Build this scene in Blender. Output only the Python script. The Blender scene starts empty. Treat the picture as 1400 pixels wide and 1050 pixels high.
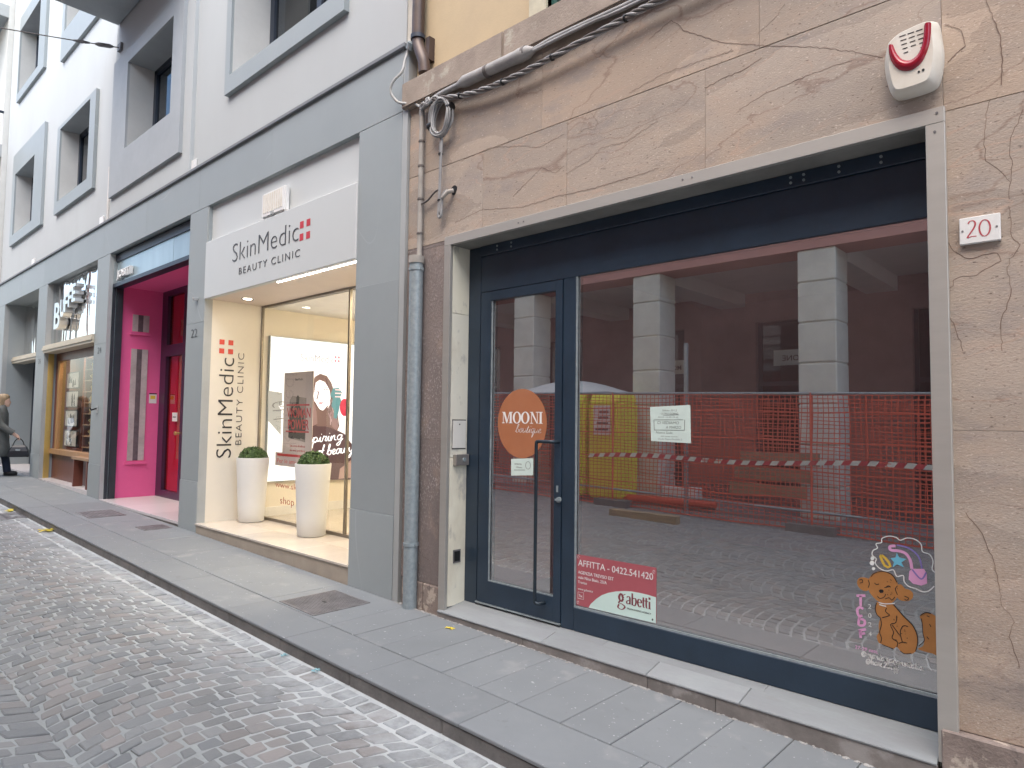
import bpy, bmesh, math, random
from mathutils import Vector, Matrix
R = random.Random(7)
S = bpy.context.scene
C = S.collection
# ------------------------------------------------------------------ camera, sky, sun, exposure
cam = bpy.data.cameras.new('camera'); cam_ob = bpy.data.objects.new('camera', cam); C.objects.link(cam_ob)
cam.sensor_width = 36; cam.lens = 23.573; cam.clip_start = .05; cam.clip_end = 400
CR, CD, CF = ((0.733989, 0.679043, 0.012677), (-0.027342, 0.048194, -0.998464), (-0.678611, 0.732514, 0.053940))
CAM = Vector((0, -3.5, 1.52))
cam_ob.matrix_world = Matrix(((CR[0], -CD[0], -CF[0], CAM.x), (CR[1], -CD[1], -CF[1], CAM.y), (CR[2], -CD[2], -CF[2], CAM.z), (0, 0, 0, 1)))
S.camera = cam_ob
SUN_EL, SUN_AZ = math.radians(58), math.radians(160)     # azimuth clockwise from +Y (the facade's normal is -Y)
world = bpy.data.worlds.new('World'); S.world = world; world.use_nodes = True
wn = world.node_tree; bg = wn.nodes['Background']
sky = wn.nodes.new('ShaderNodeTexSky'); sky.sky_type = 'NISHITA'; sky.sun_disc = False
sky.sun_elevation = SUN_EL; sky.sun_rotation = SUN_AZ; sky.air_density = 1.0; sky.dust_density = 2.8; sky.ozone_density = .1
wn.links.new(sky.outputs[0], bg.inputs[0]); bg.inputs[1].default_value = .15
sun = bpy.data.lights.new('sun', 'SUN'); sun.energy = 1.05; sun.angle = math.radians(100); sun.color = (1, .975, .88)
sun_ob = bpy.data.objects.new('sun', sun); C.objects.link(sun_ob)
sd = Vector((math.sin(SUN_AZ) * math.cos(SUN_EL), math.cos(SUN_AZ) * math.cos(SUN_EL), math.sin(SUN_EL)))
sun_ob.rotation_euler = sd.to_track_quat('Z', 'Y').to_euler(); sun_ob.location = sd * 60
S.view_settings.view_transform = 'Standard'; S.view_settings.look = 'None'; S.view_settings.gamma = 1
S.view_settings.use_curve_mapping = False; S.view_settings.exposure = 1.74
try:
    S.cycles.max_bounces = 10; S.cycles.transparent_max_bounces = 16; S.cycles.sample_clamp_indirect = 6
except Exception: pass

# ------------------------------------------------------------------ materials
def nd(t, kind, **kw):
    n = t.nodes.new('ShaderNode' + kind)
    for k, v in kw.items():
        if k in n.inputs: n.inputs[k].default_value = v
        else: setattr(n, k, v)
    return n
def rgba(c): return (c[0], c[1], c[2], 1)
class Mt:
    """a procedural material: colour varies with world position, each piece shifted a little"""
    def __init__(s, name, col, rough=.6, metal=0, var=.18, scale=3, bump=.1, bscale=60, col2=None, stretch=(1, 1, 1), piece=.08, spec=.5, rvar=.1):
        if rough < .26: rvar = min(rvar, max(.002, .262 - rough))
        else: rough = max(rough, .30); rvar = min(rvar, rough - .285)
        s.m = bpy.data.materials.new(name); s.m.use_nodes = True; t = s.t = s.m.node_tree
        s.b = t.nodes['Principled BSDF']; s.b.inputs['Metallic'].default_value = metal
        s.b.inputs['Specular IOR Level'].default_value = spec
        g = nd(t, 'NewGeometry'); oi = nd(t, 'ObjectInfo'); s.pos = g.outputs['Position']; s.oi = oi.outputs['Random']
        mp = nd(t, 'VectorMath', operation='MULTIPLY'); t.links.new(s.pos, mp.inputs[0]); mp.inputs[1].default_value = stretch
        off = nd(t, 'VectorMath', operation='SCALE'); off.inputs[0].default_value = (31, 17, 23); t.links.new(s.oi, off.inputs['Scale'])
        ad = nd(t, 'VectorMath', operation='ADD'); t.links.new(mp.outputs[0], ad.inputs[0]); t.links.new(off.outputs[0], ad.inputs[1])
        s.vec = ad.outputs[0]
        n1 = s.noise(scale, 6, .6)
        mr = nd(t, 'MapRange'); mr.inputs[1].default_value = .3; mr.inputs[2].default_value = .7; t.links.new(n1, mr.inputs[0])
        col2 = col2 or tuple(c * (1 - 2 * var) for c in col)
        s.color = s.mix(mr.outputs[0], rgba(col2), rgba(col))
        n2 = s.noise(scale * 9, 4, .7)
        s.color = s.mul(s.color, n2, 1 - var * .9, 1 + var * .9)
        if piece: s.color = s.mul(s.color, s.oi, 1 - piece, 1 + piece)
        s.nb = s.noise(bscale, 5, .6)
        bp = s.bp = nd(t, 'Bump'); bp.inputs['Strength'].default_value = bump; bp.inputs['Distance'].default_value = .01
        t.links.new(s.nb, bp.inputs['Height'])
        if bump: t.links.new(bp.outputs[0], s.b.inputs['Normal'])
        rr = nd(t, 'MapRange'); rr.inputs[3].default_value = max(.02, rough - rvar); rr.inputs[4].default_value = min(1, rough + rvar); t.links.new(n2, rr.inputs[0])
        t.links.new(rr.outputs[0], s.b.inputs['Roughness'])
        s.done()
    def noise(s, scale, detail=4, rough=.5, dist=0, vec=None):
        n = nd(s.t, 'TexNoise'); n.inputs['Scale'].default_value = scale; n.inputs['Detail'].default_value = detail
        n.inputs['Roughness'].default_value = rough; n.inputs['Distortion'].default_value = dist
        s.t.links.new(vec or s.vec, n.inputs['Vector']); return n.outputs[0]
    def mix(s, f, a, b, mode='MIX'):
        n = nd(s.t, 'Mix'); n.data_type = 'RGBA'; n.blend_type = mode
        for i, v in ((0, f), (6, a), (7, b)):
            if hasattr(v, 'links') or hasattr(v, 'is_linked'): s.t.links.new(v, n.inputs[i])
            else: n.inputs[i].default_value = v
        return n.outputs[2]
    def rng(s, v, a, b, c=0, d=1):
        n = nd(s.t, 'MapRange'); s.t.links.new(v, n.inputs[0])
        for i, x in enumerate((a, b, c, d)): n.inputs[i + 1].default_value = x
        return n.outputs[0]
    def math(s, op, a, b=None):
        n = nd(s.t, 'Math', operation=op)
        for i, v in enumerate((a, b)):
            if v is None: continue
            if hasattr(v, 'is_linked'): s.t.links.new(v, n.inputs[i])
            else: n.inputs[i].default_value = v
        return n.outputs[0]
    def mul(s, col, fac, lo, hi):
        r = s.rng(fac, 0, 1, lo, hi); n = nd(s.t, 'VectorMath', operation='SCALE'); s.t.links.new(col, n.inputs[0]); s.t.links.new(r, n.inputs['Scale']); return n.outputs[0]
    def vein(s, scale, width, col, dist=1.0, mask=None, strength=1, stretch=None, detail=3, lvl=.5):
        vec = s.vec
        if stretch:
            m = nd(s.t, 'VectorMath', operation='MULTIPLY'); s.t.links.new(vec, m.inputs[0]); m.inputs[1].default_value = stretch; vec = m.outputs[0]
        n = s.noise(scale, detail, .55, dist, vec)
        f = s.rng(s.math('ABSOLUTE', s.math('SUBTRACT', n, lvl)), 0, width, strength, 0)
        if mask: f = s.math('MULTIPLY', f, s.rng(s.noise(mask, 2), .45, .6))
        s.color = s.mix(f, s.color, rgba(col)); s.last = f; s.done(); return s
    def blotch(s, scale, col, lo, hi, strength=.7, detail=5):
        f = s.rng(s.noise(scale, detail, .65), lo, hi, 0, strength); s.color = s.mix(f, s.color, rgba(col)); s.done(); return s
    def axis(s, i):
        x = nd(s.t, 'SeparateXYZ'); s.t.links.new(s.pos, x.inputs[0]); return x.outputs[i]
    def done(s): s.t.links.new(s.color, s.b.inputs['Base Color'])

def plain(name, col, rough=.5, metal=0, bump=0, **k): return Mt(name, col, rough, metal, k.pop('var', .05), k.pop('scale', 6), bump, **k).m
def emit(name, col, st):
    m = bpy.data.materials.new(name); m.use_nodes = True; b = m.node_tree.nodes['Principled BSDF']
    b.inputs['Base Color'].default_value = rgba(tuple(c * .5 for c in col)); b.inputs['Emission Color'].default_value = rgba(col); b.inputs['Emission Strength'].default_value = st
    n = nd(m.node_tree, 'TexNoise'); n.inputs['Scale'].default_value = 2; mr = nd(m.node_tree, 'MapRange'); mr.inputs[3].default_value = st * .96; mr.inputs[4].default_value = st * 1.04
    m.node_tree.links.new(n.outputs[0], mr.inputs[0]); m.node_tree.links.new(mr.outputs[0], b.inputs['Emission Strength']); return m
def glass(name, tint, refl, rough=.0, gl=(1, 1, 1), wav=0.0, haze=None):
    m = bpy.data.materials.new(name); m.use_nodes = True; t = m.node_tree; t.nodes.clear()
    o = nd(t, 'OutputMaterial'); mx = nd(t, 'MixShader'); tr = nd(t, 'BsdfTransparent'); gs = nd(t, 'BsdfGlossy')
    tr.inputs[0].default_value = rgba(tint); gs.inputs['Color'].default_value = rgba(gl); gs.inputs['Roughness'].default_value = rough
    g0 = nd(t, 'NewGeometry'); dt = nd(t, 'VectorMath', operation='DOT_PRODUCT'); t.links.new(g0.outputs['Incoming'], dt.inputs[0]); t.links.new(g0.outputs['Normal'], dt.inputs[1])
    om = nd(t, 'Math', operation='SUBTRACT'); om.inputs[0].default_value = 1; t.links.new(dt.outputs['Value'], om.inputs[1]); om.use_clamp = True
    pw = nd(t, 'Math', operation='POWER'); t.links.new(om.outputs[0], pw.inputs[0]); pw.inputs[1].default_value = 5
    m1 = nd(t, 'MapRange'); t.links.new(pw.outputs[0], m1.inputs[0]); m1.inputs[3].default_value = refl; m1.inputs[4].default_value = 1
    fb = nd(t, 'Math', operation='SUBTRACT'); fb.inputs[0].default_value = 1; t.links.new(g0.outputs['Backfacing'], fb.inputs[1])
    mr = nd(t, 'Math', operation='MULTIPLY'); t.links.new(m1.outputs[0], mr.inputs[0]); t.links.new(fb.outputs[0], mr.inputs[1])
    t.links.new(mr.outputs[0], mx.inputs[0]); t.links.new(tr.outputs[0], mx.inputs[1]); t.links.new(gs.outputs[0], mx.inputs[2]); t.links.new(mx.outputs[0], o.inputs[0])
    if haze:  # thin diffuse film: a hazy lift painted over the pane
        df = nd(t, 'BsdfDiffuse'); df.inputs[0].default_value = rgba(haze[0]); m2 = nd(t, 'MixShader'); g = nd(t, 'NewGeometry'); n = nd(t, 'TexNoise'); n.inputs['Scale'].default_value = 1.7; n.inputs['Detail'].default_value = 6; t.links.new(g.outputs['Position'], n.inputs['Vector'])
        r_ = nd(t, 'MapRange'); r_.inputs[1].default_value = .3; r_.inputs[2].default_value = .7; r_.inputs[3].default_value = haze[1] * .7; r_.inputs[4].default_value = haze[1] * 1.3; t.links.new(n.outputs[0], r_.inputs[0]); t.links.new(r_.outputs[0], m2.inputs[0]); t.links.new(mx.outputs[0], m2.inputs[1]); t.links.new(df.outputs[0], m2.inputs[2]); t.links.new(m2.outputs[0], o.inputs[0])
    if wav:
        g = nd(t, 'NewGeometry'); n = nd(t, 'TexNoise'); n.inputs['Scale'].default_value = .9; n.inputs['Detail'].default_value = 1; bp = nd(t, 'Bump'); bp.inputs['Strength'].default_value = wav; bp.inputs['Distance'].default_value = .02
        t.links.new(g.outputs['Position'], n.inputs['Vector']); t.links.new(n.outputs[0], bp.inputs['Height']); t.links.new(bp.outputs[0], gs.inputs['Normal'])
    return m

# brown sedimentary stone: two tones flowing along X, thin wandering dark veins, small pits
_b = Mt('brown_stone', (.40, .325, .262), .66, var=.12, scale=1.6, bump=.25, bscale=90, col2=(.345, .295, .25), stretch=(.75, 1, 1.6), piece=.05)
_b.blotch(1.0, (.43, .32, .235), .48, .62, .55); _b.blotch(2.2, (.265, .235, .22), .52, .66, .65); _b.blotch(6, (.44, .33, .26), .56, .7, .4)
def strata(m, scale, levels, width, col, strength, jag=.10, mask=None):
    """long wandering contour lines, rising a little to the right"""
    t = m.t; sx = nd(t, 'SeparateXYZ'); t.links.new(m.vec, sx.inputs[0]); z = m.math('SUBTRACT', sx.outputs[2], m.math('MULTIPLY', sx.outputs[0], .33))
    cb = nd(t, 'CombineXYZ'); t.links.new(m.math('MULTIPLY', sx.outputs[0], .6), cb.inputs[0]); t.links.new(z, cb.inputs[2])
    w = nd(t, 'TexNoise'); w.inputs['Scale'].default_value = 5; w.inputs['Detail'].default_value = 5; t.links.new(m.vec, w.inputs['Vector'])
    sb = nd(t, 'VectorMath', operation='SUBTRACT'); t.links.new(w.outputs['Color'], sb.inputs[0]); sb.inputs[1].default_value = (.5, .5, .5)
    sc_ = nd(t, 'VectorMath', operation='SCALE'); t.links.new(sb.outputs[0], sc_.inputs[0]); sc_.inputs['Scale'].default_value = jag * 2
    av = nd(t, 'VectorMath', operation='ADD'); t.links.new(cb.outputs[0], av.inputs[0]); t.links.new(sc_.outputs[0], av.inputs[1])
    n = m.noise(scale, 1.2, .4, .3, av.outputs[0])
    f = m.rng(m.math('ABSOLUTE', m.math('SUBTRACT', m.math('FRACT', m.math('MULTIPLY', n, levels)), .5)), 0, width, strength, 0)
    if mask: f = m.math('MULTIPLY', f, m.rng(m.noise(mask, 2), .42, .58))
    m.color = m.mix(f, m.color, rgba(col)); m.done()
    band = m.math('FRACT', m.math('MULTIPLY', n, levels)); return band
bd = strata(_b, .8, 5, .016, (.20, .125, .095), .6)
_b.color = _b.mul(_b.color, bd, .90, 1.08)
strata(_b, 1.9, 6, .026, (.22, .14, .105), .55, .08, 1.1); strata(_b, 2.6, 5, .05, (.47, .32, .24), .5, .06, 1.4)
f = _b.rng(_b.noise(62, 2, .5), .345, .27, 0, .8); _b.color = _b.mix(f, _b.color, rgba((.14, .10, .08))); _b.done()
f = _b.rng(_b.noise(85, 2, .5), .655, .72, 0, .7); _b.color = _b.mix(f, _b.color, rgba((.62, .52, .45))); _b.done()
lowz = _b.axis(2)
f = _b.math('MULTIPLY', _b.rng(lowz, 2.2, .4, 0, 1), _b.rng(_b.noise(120, 3, .7), .42, .62, 0, .45)); _b.color = _b.mix(f, _b.color, rgba((.50, .44, .39)))
f = _b.math('MULTIPLY', _b.math('MULTIPLY', _b.rng(lowz, .62, .50), _b.rng(lowz, .26, .40)), _b.rng(_b.noise(2.3, 5, .65), .42, .60, 0, .6)); _b.color = _b.mix(f, _b.color, rgba((.17, .16, .16)))
f = _b.rng(_b.noise(1.7, 6, .7), .60, .78, 0, .45); _b.color = _b.mix(f, _b.color, rgba((.20, .175, .165))); _b.done()
M_BROWN = _b.m
_d2 = Mt('sooty_brown_stone', (.235, .195, .18), .8, var=.2, scale=2.4, bump=.5, bscale=70, col2=(.165, .14, .135), stretch=(1, 1, .6), piece=.05)
_d2.blotch(3, (.33, .255, .21), .56, .68, .6); strata(_d2, 1.6, 5, .02, (.12, .085, .07), .6); f = _d2.math('MULTIPLY', _d2.rng(_d2.noise(70, 3, .6), .54, .64, 0, .75), _d2.rng(_d2.noise(2.2, 3, .6), .42, .58)); _d2.color = _d2.mix(f, _d2.color, rgba((.42, .38, .37))); _d2.done(); M_SOOTY = _d2.m
_p = Mt('weathered_plinth_stone', (.30, .245, .215), .8, var=.3, scale=5, bump=.5, bscale=60, col2=(.20, .16, .14), piece=.1)
_p.blotch(7, (.50, .43, .36), .54, .58, .8); _p.blotch(15, (.10, .085, .08), .60, .66, .6); M_PLINTH = _p.m
_g = Mt('grey_cladding_stone', (.305, .34, .35), .5, var=.05, scale=.9, bump=.03, bscale=80, col2=(.28, .315, .325), piece=.06)
_g.vein(.35, .0011, (.44, .47, .49), .25, .9, .7, (1, 1, .6), 1); _g.vein(.6, .0009, (.40, .43, .45), .3, 1.3, .55, (1, 1, .7), 1, .42); M_GREY = _g.m
M_GREYLT = Mt('grey_edge_stone', (.40, .42, .42), .5, var=.06, bump=.03).m
_w = Mt('white_plaster', (.465, .50, .51), .85, var=.03, scale=.6, bump=.06, bscale=120, col2=(.44, .465, .475), stretch=(1, 1, .35)); _w.blotch(1.1, (.42, .44, .45), .55, .75, .5); M_PLASTER = _w.m
_y = Mt('yellow_plaster', (.55, .44, .28), .85, var=.08, scale=1.2, bump=.12, bscale=70, col2=(.49, .39, .26)); _y.blotch(2, (.48, .36, .22), .55, .7, .5); M_YELLOW = _y.m
_s = Mt('string_course_stone', (.35, .29, .24), .8, var=.15, scale=4, bump=.4, bscale=70); _s.blotch(5, (.26, .21, .18), .55, .66, .6); _s.blotch(3.3, (.5, .48, .4), .62, .68, .6); M_STRING = _s.m
_c = Mt('porphyry_cobble', (.205, .212, .21), .78, var=.12, scale=9, bump=.45, bscale=55, col2=(.18, .188, .19), piece=.0)
gi = nd(_c.t, 'NewGeometry').outputs['Random Per Island']; rr = _c.math('FRACT', _c.math('ADD', gi, _c.math('MULTIPLY', _c.oi, 7.31)))
_c.color = _c.mix(_c.rng(rr, .55, .95, 0, .75), _c.color, rgba((.232, .212, .20))); _c.color = _c.mix(_c.rng(rr, .3, .05, 0, .7), _c.color, rgba((.172, .184, .192)))
_c.color = _c.mul(_c.color, _c.math('FRACT', _c.math('MULTIPLY', rr, 13.7)), .86, 1.14)
f = _c.math('MULTIPLY', _c.rng(_c.axis(1), -1.72, -1.16, 0, 1), _c.rng(_c.noise(6, 5, .7), .3, .62)); _c.color = _c.mix(_c.math('MULTIPLY', f, .75), _c.color, rgba((.43, .455, .465))); _c.done(); M_COBBLE = _c.m
_j = Mt('sand_joint', (.33, .355, .35), .95, var=.14, scale=7, bump=.6, bscale=120, col2=(.29, .305, .30))
f = _j.math('MULTIPLY', _j.rng(_j.axis(1), -2.1, -1.2, 0, 1), _j.rng(_j.noise(2.5, 5, .7), .25, .55)); _j.color = _j.mix(f, _j.color, rgba((.50, .525, .53))); _j.done(); M_JOINT = _j.m
_f = Mt('pavement_slab_stone', (.212, .228, .238), .7, var=.08, scale=2.0, bump=.1, bscale=150, col2=(.188, .203, .212), piece=.05)
f = _f.rng(_f.noise(38, 2, .4), .715, .745, 0, .6); _f.color = _f.mix(f, _f.color, rgba((.5, .52, .53))); f = _f.rng(_f.noise(11, 3, .6), .34, .29, 0, .5); _f.color = _f.mix(f, _f.color, rgba((.17, .175, .185)))
f = _f.rng(_f.noise(3.1, 4, .6), .6, .75, 0, .35); _f.color = _f.mix(f, _f.color, rgba((.40, .39, .38))); _f.done(); M_FLAG = _f.m
_k = Mt('kerb_stone_dirty', (.205, .195, .185), .85, var=.25, scale=6, bump=.6, bscale=50, col2=(.12, .115, .11)); M_KERB = _k.m
_si = Mt('sill_granite', (.275, .298, .305), .55, var=.14, scale=5, bump=.12, bscale=120, col2=(.235, .245, .255), stretch=(.5, 1.6, 1)); _si.blotch(4, (.2, .19, .18), .62, .74, .5); M_SILL = _si.m
_sf = Mt('sill_riser_stone', (.245, .225, .21), .75, var=.2, scale=5, bump=.2, bscale=80); _sf.blotch(5, (.34, .33, .32), .55, .65, .6); M_RISER = _sf.m
_ma = Mt('cream_marble', (.78, .745, .60), .4, var=.06, scale=1.3, bump=.04, col2=(.66, .645, .56), stretch=(1, 1, .5), piece=.02)
_ma.blotch(3.6, (.30, .30, .285), .57, .66, .75); _ma.blotch(1.9, (.50, .44, .34), .52, .70, .6); _ma.blotch(7, (.36, .35, .33), .60, .68, .6); M_MARBLE = _ma.m
M_ALU = Mt('satin_steel_trim', (.47, .455, .42), .42, .45, .04, 2, .02, 300, stretch=(1, 1, 8)).m
_d = Mt('blue_black_painted_steel', (.022, .042, .070), .38, 0, .15, 3, .05, 200, piece=.04); _d.blotch(60, (.2, .2, .2), .72, .78, .6); M_DARK = _d.m
M_DARKGLOSS = plain('dark_handle_steel', (.035, .05, .065), .25, .5)
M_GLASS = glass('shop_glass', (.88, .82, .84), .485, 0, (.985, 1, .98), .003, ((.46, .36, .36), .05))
M_CLEAR = glass('clear_glass', (.97, .97, .96), .05)
M_WINGLASS = glass('window_glass', (.35, .42, .46), .10, 0, (1, 1, 1), .05)
M_BLACK = plain('black_print', (.012, .012, .013), .5)
M_INK = plain('dark_ink', (.03, .03, .035), .5)
M_WHITE = plain('white_paint', (.78, .78, .77), .45)
M_SIGNW = plain('white_sign_panel', (.53, .56, .56), .38, scale=.4, var=.02, rvar=.03)
M_RED = plain('red_print', (.52, .035, .05), .45)
M_GREYTXT = plain('grey_lettering', (.06, .065, .07), .4)
M_PAPER = plain('pale_green_paper', (.62, .74, .69), .7)
M_GALV = Mt('galvanised_steel', (.36, .41, .43), .5, .35, .16, 28, .05, 60, col2=(.25, .30, .32), piece=0).m
M_CABLE = Mt('grey_cable', (.36, .36, .36), .55, 0, .15, 8, .05).m
M_CABLEDK = Mt('dark_dusty_cable', (.17, .15, .14), .65, 0, .25, 9, .1).m
M_CONDUIT = Mt('dusty_conduit', (.38, .355, .32), .6, 0, .15, 8, .06).m
M_BRONZE = Mt('brown_downpipe_paint', (.10, .068, .058), .4, .2, .25, 6, .06).m
M_WINDARK = plain('dark_window_frame', (.016, .026, .045), .4)
M_REVEAL = Mt('beige_reveal_plaster', (.52, .53, .52), .85, 0, .05, 2, .05).m
M_SOFFITGREY = Mt('slab_underside', (.33, .36, .38), .8, 0, .08, 2, .06).m
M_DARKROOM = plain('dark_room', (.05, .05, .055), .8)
M_PINK = Mt('magenta_wall_paint', (.86, .145, .37), .5, 0, .05, 1.2, .03, 90).m
M_PINKLOW = M_PINK
M_LOBBYTILE = Mt('lobby_floor_tile', (.56, .53, .53), .3, 0, .02, 1.5, 0, rvar=.02).m
M_REDDOOR = Mt('red_door_panel', (.60, .03, .075), .35, 0, .05, 2, .0).m
M_PLUM = plain('dark_plum_frame', (.045, .018, .05), .35)
M_CREAM = Mt('cream_interior_paint', (.80, .75, .65), .7, 0, .03, 1, .02).m
M_BEIGETILE = Mt('beige_polished_tile', (.60, .54, .46), .18, 0, .05, 2.5, 0, rvar=.03).m
M_BEIGERISE = Mt('beige_step_stone', (.40, .345, .28), .55, 0, .1, 4, .05).m
M_POT = Mt('white_planter_plastic', (.70, .705, .69), .5, 0, .02, 3, .01).m
_lf = Mt('boxwood_leaf', (.085, .15, .04), .5, 0, .3, 30, 0, col2=(.04, .085, .022)); gi = nd(_lf.t, 'NewGeometry').outputs['Random Per Island']
_lf.color = _lf.mul(_lf.color, gi, .55, 1.6); _lf.done(); M_LEAF = _lf.m
M_SOIL = plain('dark_soil', (.03, .025, .02), .9, bump=.5)
M_WOOD = Mt('red_brown_wood', (.17, .055, .035), .4, 0, .25, 3, .03, col2=(.11, .035, .025), stretch=(6, 6, .6)).m
M_OAK = Mt('warm_oak_trim', (.42, .24, .11), .4, 0, .15, 4, .03, stretch=(6, 6, .7)).m
M_GOLD = Mt('brass_strip', (.62, .46, .16), .3, .7, .06, 3, .01).m
M_MOULD = Mt('cream_moulding', (.60, .54, .42), .5, 0, .06, 3, .03).m
M_CHROME = plain('chrome_letters', (.70, .70, .69), .3, .85)
def mirror_metal():
    s = Mt('rippled_mirror_metal', (.80, .79, .78), .06, 1, .02, 2, .0, piece=0, rvar=.03)
    n = s.noise(1.5, 1.5, .4, .6, None); mp = nd(s.t, 'VectorMath', operation='MULTIPLY'); s.t.links.new(s.pos, mp.inputs[0]); mp.inputs[1].default_value = (1.1, 1, .35)
    n = s.noise(1.0, 2, .5, .8, mp.outputs[0]); b = nd(s.t, 'Bump'); b.inputs['Strength'].default_value = 1; b.inputs['Distance'].default_value = .16
    s.t.links.new(n, b.inputs['Height']); s.t.links.new(b.outputs[0], s.b.inputs['Normal']); return s.m
M_MIRROR = mirror_metal()
M_BLUEPANEL = Mt('pale_blue_metal_panel', (.40, .52, .57), .3, .35, .08, 1.2, .02, col2=(.31, .42, .48), stretch=(2, 1, .4)).m
M_SHUTTER = Mt('green_shutter_paint', (.04, .13, .11), .5, 0, .2, 5, .05).m
M_IRON = Mt('cast_iron_cover', (.27, .26, .265), .6, .4, .25, 12, .2, 80).m
M_SIREN = Mt('aged_white_plastic', (.72, .70, .64), .42, 0, .03, 9, .01, col2=(.62, .575, .49)).m
M_SIRENRED = plain('red_lens', (.33, .012, .03), .12)
M_PLATE = Mt('white_marble_plate', (.76, .76, .74), .4, 0, .04, 9, .02).m
# the far side of the street
M_OPSTONE = Mt('far_pillar_stone', (.72, .71, .64), .8, 0, .1, 3, .3, 45, piece=.05).m
M_OPPINK = Mt('rose_plaster', (.56, .30, .26), .85, 0, .06, 1, .1, 60).m
M_OPDARK = Mt('arcade_back_wall', (.38, .24, .235), .7, 0, .15, 2, .1).m
M_OPCEIL = Mt('arcade_ceiling', (.78, .75, .70), .85, 0, .06, 2, .05).m
M_NET = Mt('orange_red_net', (.78, .12, .06), .5, 0, .12, 5, 0).m
M_YBIN = Mt('yellow_bin_paint', (.85, .83, .05), .35, 0, .06, 3, .02).m
M_TUBE = plain('orange_corrugated_tube', (.75, .10, .05), .4)
M_PLANK = Mt('rough_plank', (.36, .27, .17), .8, 0, .2, 6, .2, stretch=(.4, 4, 4)).m

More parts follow.
